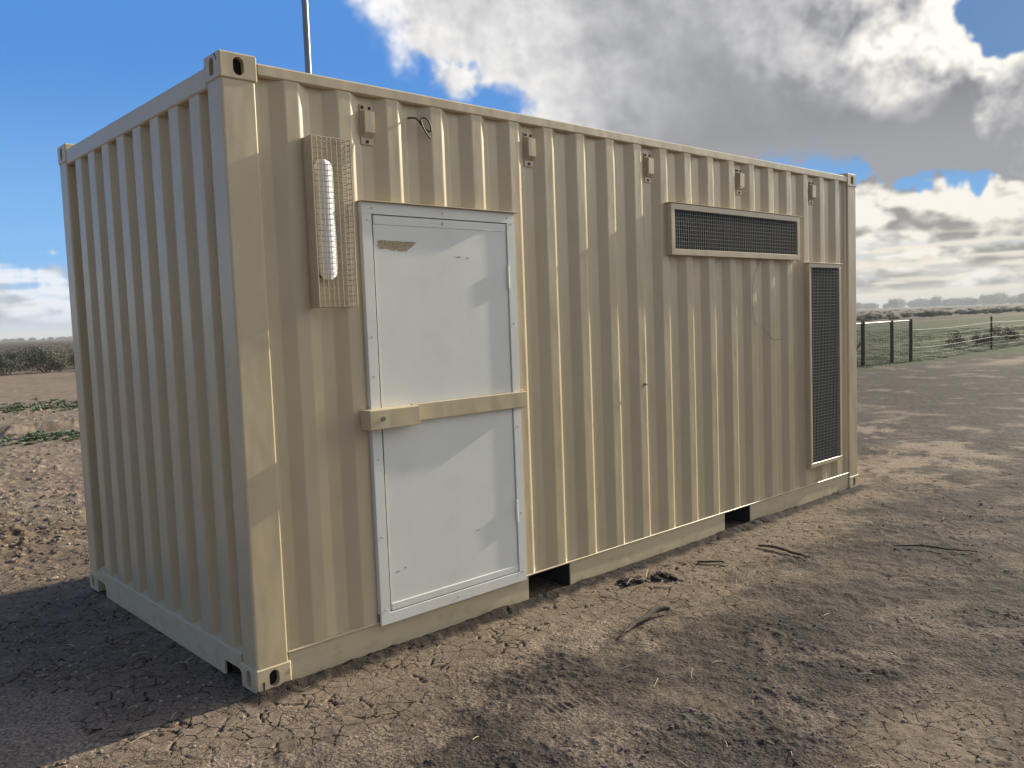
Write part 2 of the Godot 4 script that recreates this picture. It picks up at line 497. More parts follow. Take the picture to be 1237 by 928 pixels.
func crack_noise(sd: int, f: float) -> FastNoiseLite:
	var c := noise(sd, f, 1, 0.5, FastNoiseLite.TYPE_CELLULAR)
	c.cellular_distance_function = FastNoiseLite.DISTANCE_EUCLIDEAN
	c.cellular_return_type = FastNoiseLite.RETURN_DISTANCE2_SUB
	c.cellular_jitter = 1.0
	return c

# land at (x, z): height and colour; r is how far off it is seen from, far land is left smooth
func land(x: float, z: float, r: float) -> Array:
	var crusty := 0.0
	var in_box := x > 0.02 and x < LEN - 0.02 and z < -0.03 and z > -WID + 0.03
	# metres outside the container's footprint
	var ox := maxf(maxf(-x, x - LEN), 0.0)
	var oz := maxf(maxf(z, -WID - z), 0.0)
	var off := sqrt(ox * ox + oz * oz)
	var big := g_big.get_noise_2d(x, z)
	var pat := g_patch.get_noise_2d(x, z)
	var mid := g_mid.get_noise_2d(x, z)
	var y := 0.0
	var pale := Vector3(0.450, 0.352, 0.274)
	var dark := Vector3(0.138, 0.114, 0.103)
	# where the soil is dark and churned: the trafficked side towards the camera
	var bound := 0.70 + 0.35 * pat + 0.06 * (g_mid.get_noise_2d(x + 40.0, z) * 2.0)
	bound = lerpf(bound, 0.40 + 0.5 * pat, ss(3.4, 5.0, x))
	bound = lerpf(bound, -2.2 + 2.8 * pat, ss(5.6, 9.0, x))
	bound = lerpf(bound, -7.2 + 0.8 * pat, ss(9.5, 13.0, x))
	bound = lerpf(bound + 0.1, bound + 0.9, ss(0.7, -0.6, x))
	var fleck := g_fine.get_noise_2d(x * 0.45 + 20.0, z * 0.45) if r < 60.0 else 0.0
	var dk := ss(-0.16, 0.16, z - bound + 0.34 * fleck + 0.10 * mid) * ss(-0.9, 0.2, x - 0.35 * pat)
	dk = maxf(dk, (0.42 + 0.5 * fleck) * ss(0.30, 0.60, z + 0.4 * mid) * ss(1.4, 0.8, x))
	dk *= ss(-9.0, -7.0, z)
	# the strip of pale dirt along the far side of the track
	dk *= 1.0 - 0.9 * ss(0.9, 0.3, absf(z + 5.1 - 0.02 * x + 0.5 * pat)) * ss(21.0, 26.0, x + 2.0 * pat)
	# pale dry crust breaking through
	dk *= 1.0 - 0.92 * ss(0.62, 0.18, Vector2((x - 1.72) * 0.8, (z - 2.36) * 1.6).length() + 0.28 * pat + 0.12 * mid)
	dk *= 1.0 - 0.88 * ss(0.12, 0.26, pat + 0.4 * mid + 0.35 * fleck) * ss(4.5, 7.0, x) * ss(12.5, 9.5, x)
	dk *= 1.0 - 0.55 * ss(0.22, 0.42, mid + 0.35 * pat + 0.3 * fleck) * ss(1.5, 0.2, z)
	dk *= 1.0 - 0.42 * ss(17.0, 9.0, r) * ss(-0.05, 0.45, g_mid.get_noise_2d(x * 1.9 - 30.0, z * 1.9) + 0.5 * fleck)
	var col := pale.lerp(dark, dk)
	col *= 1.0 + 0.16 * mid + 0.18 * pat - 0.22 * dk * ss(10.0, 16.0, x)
	if r < 70.0:
		var fade := ss(70.0, 25.0, r)
		var fine := g_fine.get_noise_2d(x, z)
		var amp := 0.005 + 0.007 * dk
		amp *= 0.35 + 0.65 * ss(0.0, 0.5, off)
		y += amp * (0.8 * mid + 0.75 * fine) * fade
		if r < 26.0:
			var clod := g_clod.get_noise_2d(x, z)
			var rough := ss(-0.25, 0.35, g_mid.get_noise_2d(x * 1.7 + 9.0, z * 1.7)) * (0.35 + 0.65 * dk)
			var near := ss(26.0, 10.0, r)
			y += near * rough * (0.006 * maxf(clod, -0.3) + 0.003 * ss(0.22, 0.6, clod) * (0.35 + fine))
			col *= 1.0 + near * (0.12 * fine + 0.10 * clod * (0.5 + dk))
			col *= 1.0 - 0.30 * near * dk * ss(0.05, 0.40, g_mid.get_noise_2d(x * 1.3 + 60.0, z * 2.0) + 0.35 * fine)
			# lighter crumbs and darker pits
			col = col.lerp(dark * 0.66, near * 0.3 * ss(0.3, 0.6, -fine - 0.4 * clod - 0.3 * mid) * (0.3 + 0.7 * dk))
		if r < 15.0:
			# drying cracks round flat plates
			var wx := g_wx.get_noise_2d(x, z) * 0.045
			var wz := g_wx.get_noise_2d(x + 31.0, z - 17.0) * 0.045
			var vis := (1.0 - dk) * lerpf(1.0, ss(0.95, 0.45, z + 0.5 * mid), ss(0.0, 0.2, z) * ss(1.3, 0.8, x)) * ss(0.0, 0.40, g_mid.get_noise_2d(x * 0.8 - 5.0, z * 0.8) + 0.45 * ss(2.4, 0.2, off) + 0.40 * ss(0.75, 0.3, off) * ss(-0.05, 0.05, z) + 0.6 * ss(0.75, 0.3, Vector2((x - 1.72) * 0.8, (z - 2.36) * 1.6).length()))
			vis = vis * ss(15.0, 9.0, r) * ss(4.2, 2.6, off)
			crusty = vis
			if vis > 0.02:
				var d1 := g_crack.get_noise_2d(x + wx, z + wz) + 1.0
				var gap := 0.5 + 0.5 * g_fine.get_noise_2d(x * 0.5 + 3.0, z * 0.5)
				var c1 := ss(0.02 + 0.075 * gap, 0.0, d1) * ss(0.52, 0.72, gap + 0.3 * mid)
				var cc := c1 * vis
				y -= 0.020 * cc
				y += 0.0015 * ss(0.0, 0.12, d1) * vis
				col = col.lerp(Vector3(0.045, 0.036, 0.029), 0.85 * cc)
				col *= 1.0 + 0.10 * vis * (fine)
		# boot prints: a few ribbed ovals pressed into the soil
		for bpr in [[2.05, 1.245, 0.5], [2.97, 1.37, 0.9], [0.88, 1.10, -0.2], [2.62, 1.95, 0.4]]:
			var q := Vector2(x - bpr[0], z - bpr[1])
			if q.length_squared() < 0.06:
				q = q.rotated(bpr[2])
				var in_print := ss(1.0, 0.6, Vector2(q.x / 0.15, q.y / 0.052).length())
				y += in_print * (-0.006 + 0.0032 * sin(q.x * 210.0))
				col *= 1.0 - 0.12 * in_print
		# soil gathered against the sill, trodden low at the corners
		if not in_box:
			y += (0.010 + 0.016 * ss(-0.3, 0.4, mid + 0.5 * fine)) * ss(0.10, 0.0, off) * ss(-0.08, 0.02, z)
			col = col.lerp(dark * 0.5, 0.95 * ss(0.15, 0.06, off + 0.05 * fine - 0.03 * mid) * ss(-0.05, 0.0, z))  # dark soil, with the shade under the sill put into its colour
		# a low heap of spoil left of the container, and a washed ledge behind it
		var hp := ss(1.1, 0.0, Vector2((x + 0.55 + 0.12 * fine) * 0.75, (z + 4.35 + 0.15 * mid)).length() + 0.35 * mid)
		y += 0.12 * hp * (1.0 + 0.4 * fine * fade)
		col = col.lerp(Vector3(0.19, 0.137, 0.09), 0.75 * hp)
		var lz := z + 13.25 - 0.4 * (x - 2.0) * 0.1 + 0.25 * mid
		var ledge := ss(0.05, -0.12, lz) * ss(-5.0, -0.5, lz) * ss(-0.4, 1.6, x)
		y += 0.13 * ledge
		var left := ss(0.5, -1.5, z) * ss(9.0, 4.0, x) * ss(0.4, 1.2, off)
		y += left * ss(45.0, 20.0, r) * (0.016 * g_mid.get_noise_2d(x * 2.6, z * 2.6) + 0.020 * ss(0.15, 0.6, fine) + 0.03 * ss(0.3, 0.6, g_mid.get_noise_2d(x * 4.1 + 7.0, z * 4.1)))
		col *= 1.0 + left * 0.35 * g_mid.get_noise_2d(x * 3.0 + 50.0, z * 3.0) * ss(60.0, 20.0, r)
	if in_box:
		y = minf(y, -0.004)
	# land further away
	if z < -6.0 or r > 20.0:
		var far := g_far.get_noise_2d(x, z)
		# paddock beyond the fence
		var gr := ss(-6.0, -7.1, z + 0.5 * mid + 0.5 * pat - 1.6 * ss(28.0, 32.0, x) * 0.6) * ss(11.0, 16.0, x - 0.12 * z) * ss(-39.0, -33.0, z + 3.0 * pat + 2.0 * far)
		var green := Vector3(0.085, 0.122, 0.050).lerp(Vector3(0.118, 0.132, 0.070), ss(-0.2, 0.5, pat + 0.6 * mid))
		green = green.lerp(Vector3(0.145, 0.145, 0.095), ss(80.0, 190.0, r))
		col = col.lerp(green, gr)
		# flats on the left: bare, then heath
		var heath := ss(44.0, 62.0, r + 6.0 * pat) * (1.0 - gr)
		col = col.lerp(Vector3(0.150, 0.112, 0.078) * (1.0 + 0.5 * far + 0.3 * pat), heath)
		if gr < 0.5 and z < -6.0:
			col *= 1.0 - 0.16 * ss(0.0, 0.3, mid) * ss(34.0, 12.0, r)
		if r > 180.0:
			y += 0.5 * far * ss(180.0, 500.0, r)
		y += 0.06 * big * ss(8.0, 30.0, r)
	return [y, Color(maxf(col.x, 0.012), maxf(col.y, 0.01), maxf(col.z, 0.008)), crusty]

func build_ground() -> void:
	g_crack = crack_noise(47, 7.2)
	var az := PackedFloat32Array()
	var a := -180.0
	while a < 180.0:
		az.append(a)
		if a >= 4.0 and a < 79.0: a += 0.115
		elif a >= -25.0 and a < 4.0 or a >= 79.0 and a < 105.0: a += 0.8
		else: a += 4.0
	az.append(180.0)
	var rr := PackedFloat32Array()
	var r := 0.25
	while r < 3200.0:
		rr.append(r)
		if r < 2.9: r += 0.25
		elif r < 12.0: r *= 1.0030
		elif r < 60.0: r *= 1.009
		else: r *= 1.05
	var na := az.size()
	var nr := rr.size()
	var v := PackedVector3Array()
	var c := PackedColorArray()
	var nn := PackedVector3Array()
	var cr := PackedByteArray()
	cr.resize(na * nr)
	v.resize(na * nr); c.resize(na * nr); nn.resize(na * nr)
	var sn := PackedFloat32Array()
	var cs := PackedFloat32Array()
	for i in na:
		sn.append(sin(deg_to_rad(az[i])))
		cs.append(cos(deg_to_rad(az[i])))
	for j in nr:
		var q := rr[j]
		for i in na:
			var x := CAM.x + q * sn[i]
			var z := CAM.z - q * cs[i]
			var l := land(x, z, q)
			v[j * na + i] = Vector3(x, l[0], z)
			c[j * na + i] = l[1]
			cr[j * na + i] = 1 if l[2] > 0.34 else 0
	for j in nr:
		var up := mini(j + 1, nr - 1) * na
		var dn := maxi(j - 1, 0) * na
		for i in na:
			var e := v[j * na + mini(i + 1, na - 1)] - v[j * na + maxi(i - 1, 0)]
			var f := v[up + i] - v[dn + i]
			nn[j * na + i] = e.cross(f).normalized()
	var ix := PackedInt32Array()
	var iy := PackedInt32Array()
	ix.resize((na - 1) * (nr - 1) * 6)
	iy.resize((na - 1) * (nr - 1) * 6)
	var k := 0
	var q2 := 0
	for j in nr - 1:
		for i in na - 1:
			var p := j * na + i
			if cr[p] == 1:
				iy[q2] = p; iy[q2 + 1] = p + na; iy[q2 + 2] = p + na + 1
				iy[q2 + 3] = p; iy[q2 + 4] = p + na + 1; iy[q2 + 5] = p + 1
				q2 += 6
			else:
				ix[k] = p; ix[k + 1] = p + na; ix[k + 2] = p + na + 1
				ix[k + 3] = p; ix[k + 4] = p + na + 1; ix[k + 5] = p + 1
				k += 6
	ix.resize(k)
	iy.resize(q2)
	# the crust has arrays of its own, so that nothing is kept twice
	var back := PackedInt32Array()
	back.resize(na * nr)
	back.fill(-1)
	var cv := PackedVector3Array()
	var cn := PackedVector3Array()
	var cc := PackedColorArray()
	for e in q2:
		var p := iy[e]
		if back[p] < 0:
			back[p] = cv.size()
			cv.append(v[p]); cn.append(nn[p]); cc.append(c[p])
		iy[e] = back[p]
	var m := ArrayMesh.new()
	for part in [[v, nn, c, ix], [cv, cn, cc, iy]]:
		var arr := []
		arr.resize(Mesh.ARRAY_MAX)
		arr[Mesh.ARRAY_VERTEX] = part[0]
		arr[Mesh.ARRAY_NORMAL] = part[1]
		arr[Mesh.ARRAY_COLOR] = part[2]
		arr[Mesh.ARRAY_INDEX] = part[3]
		m.add_surface_from_arrays(Mesh.PRIMITIVE_TRIANGLES, arr)
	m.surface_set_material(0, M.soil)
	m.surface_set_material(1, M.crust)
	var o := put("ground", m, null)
	tag(o, "flat bare ground of pale cracked mud and dark churned soil", "ground", "", "structure")

# ------------------------------------------------------------------ container
# a corrugated sheet. pts: corners of the profile as (u, depth); rounded at the bends. Gives rows of [u, depth, nu, nd]
func bent_profile(pts: Array, rad: float) -> Array:
	var out := []
	for k in pts.size():
		var p: Vector2 = pts[k]
		var d0: Vector2 = (p - pts[k - 1]).normalized() if k > 0 else (pts[1] - p).normalized()
		var d1: Vector2 = (pts[k + 1] - p).normalized() if k < pts.size() - 1 else d0
		var n0 := Vector2(-d0.y, d0.x)
		var n1 := Vector2(-d1.y, d1.x)
		if k == 0 or k == pts.size() - 1:
			out.append([p, n0])
			continue
		for s in 5:
			var t := s / 4.0
			var q := (p - d0 * rad).lerp(p, t).lerp(p.lerp(p + d1 * rad, t), t)
			out.append([q, n0.lerp(n1, t).normalized()])
	return out

# sheet between y0 and y1 with rectangular openings (Rect2 in u, y); t maps (u, y, depth) into place
func sheet(mb: MB, prof: Array, y0: float, y1: float, holes: Array, t: Transform3D) -> void:
	for k in prof.size() - 1:
		var cuts := [prof[k][0].x, prof[k + 1][0].x]
		for h: Rect2 in holes:
			for e in [h.position.x, h.end.x]:
				if e > cuts[0] and e < cuts[-1]: cuts.append(e)
		cuts.sort()
		for s in cuts.size() - 1:
			var ua: float = cuts[s]
			var ub: float = cuts[s + 1]
			if ub - ua < 1e-6: continue
			var w: float = prof[k + 1][0].x - prof[k][0].x
			var ta: float = (ua - prof[k][0].x) / w
			var tb: float = (ub - prof[k][0].x) / w
			var da := lerpf(prof[k][0].y, prof[k + 1][0].y, ta)
			var db := lerpf(prof[k][0].y, prof[k + 1][0].y, tb)
			var ma: Vector2 = prof[k][1].lerp(prof[k + 1][1], ta)
			var mbn: Vector2 = prof[k][1].lerp(prof[k + 1][1], tb)
			var spans := [[y0, y1]]
			for h: Rect2 in holes:
				if (ua + ub) * 0.5 > h.position.x and (ua + ub) * 0.5 < h.end.x:
					var cut := []
					for sp in spans:
						if h.position.y > sp[0]: cut.append([sp[0], minf(sp[1], h.position.y)])
						if h.end.y < sp[1]: cut.append([maxf(sp[0], h.end.y), sp[1]])
					spans = cut
			var nA := (t.basis * Vector3(ma.x, 0, ma.y)).normalized()
			var nB := (t.basis * Vector3(mbn.x, 0, mbn.y)).normalized()
			for sp in spans:
				if sp[1] - sp[0] < 1e-4: continue
				mb.quadn(t * Vector3(ua, sp[0], da), t * Vector3(ub, sp[0], db), t * Vector3(ub, sp[1], db), t * Vector3(ua, sp[1], da), nA, nB, nB, nA)

# a flat face with an oval slot; the slot is a short bore closed by a dark back. t maps (x, y, out)
func slotted(mb: MB, w: float, h: float, ow: float, oh: float, depth: float, t: Transform3D) -> void:
	var N := 32
	var outer := []
	var inner := []
	for k in N:
		var a := TAU * (k + 0.5) / N
		var d := Vector2(cos(a), sin(a))
		var s := minf(w * 0.5 / maxf(absf(d.x), 1e-5), h * 0.5 / maxf(absf(d.y), 1e-5))
		outer.append(d * s)
		var st := oh * 0.5 - ow * 0.5
		inner.append(d * ow * 0.5 + Vector2(0, st * signf(d.y)))
	# true corners
	for cx in [-1.0, 1.0]:
		for cy in [-1.0, 1.0]:
			var best := 0
			var c := Vector2(cx * w * 0.5, cy * h * 0.5)
			for k in N:
				if outer[k].distance_to(c) < outer[best].distance_to(c): best = k
			outer[best] = c
	for k in N:
		var a: Vector2 = outer[k]; var b: Vector2 = outer[(k + 1) % N]
		var c: Vector2 = inner[(k + 1) % N]; var e: Vector2 = inner[k]
		mb.quad(t * Vector3(a.x, a.y, 0), t * Vector3(b.x, b.y, 0), t * Vector3(c.x, c.y, 0), t * Vector3(e.x, e.y, 0))
		mb.quad(t * Vector3(e.x, e.y, 0), t * Vector3(c.x, c.y, 0), t * Vector3(c.x, c.y, -depth), t * Vector3(e.x, e.y, -depth))

func casting(parent: Node3D, corner: Vector3, sx: float, sz: float, top: bool) -> void:
	# corner: outermost point; sx/sz point inwards
	var mb := MB.new()
	var w := 0.178; var d := 0.162; var h := 0.118
	var lo := Vector3(minf(corner.x, corner.x + sx * w), corner.y - h if top else corner.y, minf(corner.z, corner.z + sz * d))
	var hi := lo + Vector3(w, h, d)
	var b := 0.007
	var fx := "-x" if sx > 0 else "+x"
	var fz := "-z" if sz > 0 else "+z"
	mb.box(lo, hi, b, [fx, fz])
	var ctr := (lo + hi) * 0.5
	# long face
	var tz := Transform3D(Basis(Vector3(-sz, 0, 0), Vector3.UP, Vector3(0, 0, -sz)), Vector3(ctr.x, ctr.y, corner.z))
	slotted(mb, w - 2 * b, h - 2 * b, 0.051, 0.079, 0.03, tz)
	var tx := Transform3D(Basis(Vector3(0, 0, sx), Vector3.UP, Vector3(-sx, 0, 0)), Vector3(corner.x, ctr.y, ctr.z))
	slotted(mb, d - 2 * b, h - 2 * b, 0.046, 0.079, 0.03, tx)
	var o := put("corner_casting", mb, M.paint if top else M.sill, parent)
	# hollow of the casting: dark walls behind both slots
	var hol := MB.new()
	hol.box(lo + Vector3(0.035, 0.012, 0.035), hi - Vector3(0.035, 0.012, 0.035), 0.0)
	put("casting_hollow", hol, M.black, o)

func post(parent: Node3D, lo: Vector3, hi: Vector3) -> void:
	var mb := MB.new()
	# rounded upright
	var rad := 0.012
	var ring := []
	for q in [[hi.x, hi.z, 0.0], [lo.x, hi.z, 90.0], [lo.x, lo.z, 180.0], [hi.x, lo.z, 270.0]]:
		for s in 6:
			var a := deg_to_rad(q[2] + s * 18.0)
			var nv := Vector3(cos(a), 0, sin(a))
			var cx: float = q[0] + (-rad if q[0] == hi.x else rad)
			var cz: float = q[1] + (-rad if q[1] == hi.z else rad)
			ring.append([Vector3(cx, 0, cz) + nv * rad, nv])
	for k in ring.size():
		var a = ring[k]; var b = ring[(k + 1) % ring.size()]
		var yl := Vector3(0, lo.y, 0); var yh := Vector3(0, hi.y, 0)
		mb.quadn(b[0] + yl, a[0] + yl, a[0] + yh, b[0] + yh, b[1], a[1], a[1], b[1])
	put("corner_post", mb, M.paint, parent)

func rail(parent: Node3D, called: String, lo: Vector3, hi: Vector3, m: Material, bevel := 0.006) -> MeshInstance3D:
	var mb := MB.new()
	mb.box(lo, hi, bevel)
	return put(called, mb, m, parent)

func grid_wires(mb: MB, o: Vector3, u: Vector3, w: Vector3, step: float, r: float, warp := 0.0) -> void:
	var nu := int(round(u.length() / step))
	var nw := int(round(w.length() / step))
	var nrm := u.cross(w).normalized()
	for k in nu + 1:
		var j := nrm * r * (1.0 if k % 2 else 0.6) + u.normalized() * rng.randf_range(-warp, warp)
		mb.wire(o + u * (k / float(nu)) + j, o + u * (k / float(nu)) + w + j + u.normalized() * rng.randf_range(-warp, warp), r)
	for k in nw + 1:
		var j := -nrm * r + w.normalized() * rng.randf_range(-warp, warp)
		mb.wire(o + w * (k / float(nw)) + j, o + w * (k / float(nw)) + u + j, r)

func vent(parent: Node3D, called: String, x0: float, x1: float, y0: float, y1: float, zf: float, fw: float, label: String) -> void:
	var root := Node3D.new()
	root.name = called
	root.position = Vector3((x0 + x1) * 0.5, y0, 0)
	parent.add_child(root, true)
	tag(root, label)
	var o := -root.position
	var zb := -0.06
	# four frame members, mitred by butting
	for q in [[x0, y0, x1, y0 + fw], [x0, y1 - fw, x1, y1], [x0, y0 + fw, x0 + fw, y1 - fw], [x1 - fw, y0 + fw, x1, y1 - fw]]:
		var mb := MB.new()
		mb.box(Vector3(q[0], q[1], zb) + o, Vector3(q[2], q[3], zf) + o, 0.002)
		put("frame", mb, M.paint, root)
	var fl := MB.new()          # drip flashing over the top
	fl.box(Vector3(x0 - 0.012, y1 + 0.0015, zb) + o, Vector3(x1 + 0.03, y1 + 0.0045, zf + 0.008) + o, 0.0008)
	put("drip_flashing", fl, M.paint, root)
	var i0 := x0 + fw - 0.004; var i1 := x1 - fw + 0.004
	var j0 := y0 + fw - 0.004; var j1 := y1 - fw + 0.004
	var zd: float = 0.010
	var bk := MB.new()
	bk.box(Vector3(i0 - 0.01, j0 - 0.01, zd - 0.01) + o, Vector3(i1 + 0.01, j1 + 0.01, zd) + o, 0.0)
	put("dark_backing", bk, M.black, root)
	var wm := MB.new()
	grid_wires(wm, Vector3(x0 + fw, y0 + fw, zf - 0.004) + o, Vector3(x1 - x0 - 2 * fw, 0, 0), Vector3(0, y1 - y0 - 2 * fw, 0), 0.0265, 0.00095, 0.0014)
	var w := put("wire_mesh", wm, M.mesh_wire, root)
	tag(w, "", "", "", "stuff")

func build_container() -> void:
	var C := thing("shipping_container", Vector3.ZERO, "long beige corrugated steel shipping container with white side door on mud", "shipping container")
	# castings and posts
	for x in [0.0, LEN]:
		for z in [0.0, -WID]:
			var sx := 1.0 if x == 0.0 else -1.0
			var sz := -1.0 if z == 0.0 else 1.0
			for top in [false, true]:
				casting(C, Vector3(x, HGT if top else 0.0, z), sx, sz, top)
			var a := Vector3(x + sx * 0.005, 0.118, z + sz * 0.005)
			var b := Vector3(x + sx * 0.168, HGT - 0.118, z + sz * 0.150)
			post(C, a.min(b), a.max(b))
	# --- long side facing the camera
	var pts := [Vector2(0.150, -0.012), Vector2(0.176, -0.012), Vector2(0.179, -0.018), Vector2(0.186, -0.018), Vector2(0.189, -0.042)]
	var k := 0
	var half := 0.0345
	var zo := -0.009; var zi := -0.041
	pts = [Vector2(0.150, -0.03), Vector2(0.186, -0.03), Vector2(0.190, zi), Vector2(0.244, zi)]
	while true:
		var m := 0.416 + 0.2815 * k            # middle of the slope that faces away
		if m > 5.79: break
		if m > 0.5: pts.append(Vector2(m - 3.0 * half - 0.072, zi))
		pts.append(Vector2(m - half - 0.072, zo))
		pts.append(Vector2(m - half, zo))
		pts.append(Vector2(m + half, zi))
		k += 1
	pts.append(Vector2(5.835, zi)); pts.append(Vector2(5.86, -0.02)); pts.append(Vector2(5.92, -0.02))
	var holes := [Rect2(0.705, 0.0, 0.985, 2.265), Rect2(3.20, 2.108, 1.73, 0.32), Rect2(5.115, 0.335, 0.537, 1.716)]
	var mb := MB.new()
	sheet(mb, bent_profile(pts, 0.007), 0.150, 2.832, holes, Transform3D())
	put("side_panel", mb, M.paint, C)
	# far long side and roof
	mb = MB.new()
	sheet(mb, bent_profile(pts, 0.010), 0.150, 2.832, [], Transform3D(Basis(Vector3(-1, 0, 0), Vector3.UP, Vector3(0, 0, -1)), Vector3(LEN, 0, -WID)))
	put("side_panel", mb, M.paint, C)
	mb = MB.new()
	var rp := []
	for q in 27:
		var u := 0.15 + q * 0.2135
		rp.append(Vector2(u, 0.0)); rp.append(Vector2(u + 0.08, 0.0)); rp.append(Vector2(u + 0.10, -0.02)); rp.append(Vector2(u + 0.19, -0.02))
	sheet(mb, bent_profile(rp, 0.006), 0.02, WID - 0.02, [], Transform3D(Basis(Vector3(1, 0, 0), Vector3(0, 0, -1), Vector3(0, 1, 0)), Vector3(0, HGT - 0.045, 0)))
	put("roof_panel", mb, M.paint, C)
	# rails of the long sides
	for z in [0.0, -WID]:
		var s := -1.0 if z == 0.0 else 1.0
		var a := Vector3(0.178, 2.812, z + s * 0.004); var b := Vector3(LEN - 0.178, 2.868, z + s * 0.064)
		rail(C, "top_rail", a.min(b), a.max(b), M.paint, 0.007)
		a = Vector3(0.168, 0.150, z + s * 0.006); b = Vector3(LEN - 0.168, 0.160, z + s * 0.10)
		rail(C, "sill_lip", a.min(b), a.max(b), M.paint, 0.003)
		for q in [[0.170, 1.752], [2.112, 3.842], [4.202, LEN - 0.170]]:
			a = Vector3(q[0], 0.004, z + s * 0.016); b = Vector3(q[1], 0.1495, z + s * 0.026)
			rail(C, "bottom_rail", a.min(b), a.max(b), M.sill, 0.003)
	# fork pockets right through, and the floor
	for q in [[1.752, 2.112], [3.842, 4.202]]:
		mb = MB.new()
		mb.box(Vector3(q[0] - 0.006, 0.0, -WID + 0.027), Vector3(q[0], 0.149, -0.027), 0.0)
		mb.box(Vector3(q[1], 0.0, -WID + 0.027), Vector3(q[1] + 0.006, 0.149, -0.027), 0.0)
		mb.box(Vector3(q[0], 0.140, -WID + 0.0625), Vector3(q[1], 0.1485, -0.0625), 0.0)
		put("fork_pocket", mb, M.inside, C)  # walls near-black, the shade of the tunnel put into the colour
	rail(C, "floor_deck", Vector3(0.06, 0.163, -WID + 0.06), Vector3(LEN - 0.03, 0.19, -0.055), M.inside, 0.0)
	# a black chip on the top casting and a rusty scrape on the bottom one
	for q in [[[Vector2(-0.050, 2.888), Vector2(-0.043, 2.889), Vector2(-0.030, 2.872), Vector2(-0.026, 2.858), Vector2(-0.031, 2.856), Vector2(-0.037, 2.870)], true, "paint_chip"], [[Vector2(0.150, 0.070), Vector2(0.163, 0.082), Vector2(0.169, 0.074), Vector2(0.166, 0.058), Vector2(0.154, 0.056)], false, "rust_mark"], [[Vector2(0.030, 0.052), Vector2(0.036, 0.058), Vector2(0.040, 0.050), Vector2(0.037, 0.012), Vector2(0.031, 0.012)], false, "paint_chip"]]:
		mb = MB.new()
		var t := Transform3D(Basis(Vector3(0, 0, 1), Vector3.UP, Vector3(-1, 0, 0)), Vector3.ZERO) if q[1] else Transform3D()
		mb.prism(PackedVector2Array(q[0]), -0.0004, 0.0007, t)
		put(q[2], mb, M.residue if q[2] == "rust_mark" else M.rubber, C)
	# --- end wall facing left
	pts = [Vector2(-2.30, 0.0)]
	for q in 8:
		var cz := -0.317 - 0.2514 * (7 - q)
		pts.append(Vector2(cz - 0.075, -0.046)); pts.append(Vector2(cz - 0.057, 0.0))
		pts.append(Vector2(cz + 0.057, 0.0)); pts.append(Vector2(cz + 0.075, -0.046))
	pts[0] = Vector2(-2.30, -0.046)
	pts.append(Vector2(-0.10, -0.046))
	mb = MB.new()
	sheet(mb, bent_profile(pts, 0.006), 0.14, 2.80, [], Transform3D(Basis(Vector3(0, 0, 1), Vector3.UP, Vector3(-1, 0, 0)), Vector3(0.013, 0, 0)))
	put("end_panel", mb, M.paint, C)
	rail(C, "end_top_rail", Vector3(0.006, 2.762, -WID + 0.155), Vector3(0.075, 2.858, -0.155), M.paint, 0.007)
	# bottom rail of the end with a rounded notch beside each casting
	var ol := PackedVector2Array()
	var N0 := -WID + 0.162; var N1 := -0.162
	ol.append_array([Vector2(N0, 0.085)])
	for s in 7:
		var an := deg_to_rad(90.0 - s * 15.0)
		ol.append(Vector2(N0 + 0.125 + 0.035 * cos(an), 0.050 + 0.035 * sin(an)))
	ol.append_array([Vector2(N0 + 0.160, 0.003), Vector2(N1 - 0.190, 0.003), Vector2(N1 - 0.190, 0.078)])
	for s in 7:
		var an := deg_to_rad(90.0 - s * 15.0)
		ol.append(Vector2(N1 - 0.035 + 0.034 * cos(an), 0.044 + 0.034 * sin(an)))
	ol.append_array([Vector2(N1, 0.044), Vector2(N1, 0.150), Vector2(N0, 0.150)])
	mb = MB.new()
	mb.prism(ol, -0.010, 0.0, Transform3D(Basis(Vector3(0, 0, 1), Vector3.UP, Vector3(-1, 0, 0)), Vector3(0.006, 0, 0)))
	put("end_bottom_rail", mb, M.sill, C)
	mb = MB.new()     # sloping ledge between rail and sheet
	mb.quad(Vector3(0.0065, 0.150, N0), Vector3(0.0065, 0.150, N1), Vector3(0.062, 0.176, N1), Vector3(0.062, 0.176, N0))
	put("end_ledge", mb, M.paint, C)
	mb = MB.new()
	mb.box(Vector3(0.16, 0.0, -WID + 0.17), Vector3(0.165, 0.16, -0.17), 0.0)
	put("cross_member", mb, M.inside, C)  # dark backing: shade behind the notches put into its colour
	# --- far end: two leaves with lock rods and hinges
	for s in [0, 1]:
		var z0: float = -0.17 - s * 1.05
		var leaf := rail(C, "cargo_door", Vector3(LEN - 0.06, 0.14, z0 - 1.045), Vector3(LEN - 0.02, 2.80, z0), M.paint, 0.004)
		for q in [0.3, 0.75]:
			mb = MB.new()
			mb.tube([Vector3(LEN + 0.005, 0.15, z0 - q), Vector3(LEN + 0.005, 2.78, z0 - q)], 0.017, 8)
			put("lock_rod", mb, M.galv, leaf)
	rail(C, "end_top_rail", Vector3(LEN - 0.08, 2.80, -WID + 0.155), Vector3(LEN - 0.006, 2.858, -0.155), M.paint, 0.007)
	rail(C, "end_bottom_rail", Vector3(LEN - 0.06, 0.003, -WID + 0.165), Vector3(LEN - 0.006, 0.14, -0.165), M.sill, 0.004)
	for y in [0.42, 0.98, 1.62, 2.30]:
		mb = MB.new()
		mb.box(Vector3(LEN - 0.004, y, -0.11), Vector3(LEN + 0.016, y + 0.16, -0.02), 0.004)
		put("hinge", mb, M.inside if y > 2.0 or y == 0.98 else M.paint, C)
	build_door(C)
	vent(C, "wide_vent", 3.180, 4.948, 2.090, 2.446, 0.034, 0.042, "wide low vent under the roof rail, closed by square wire mesh")
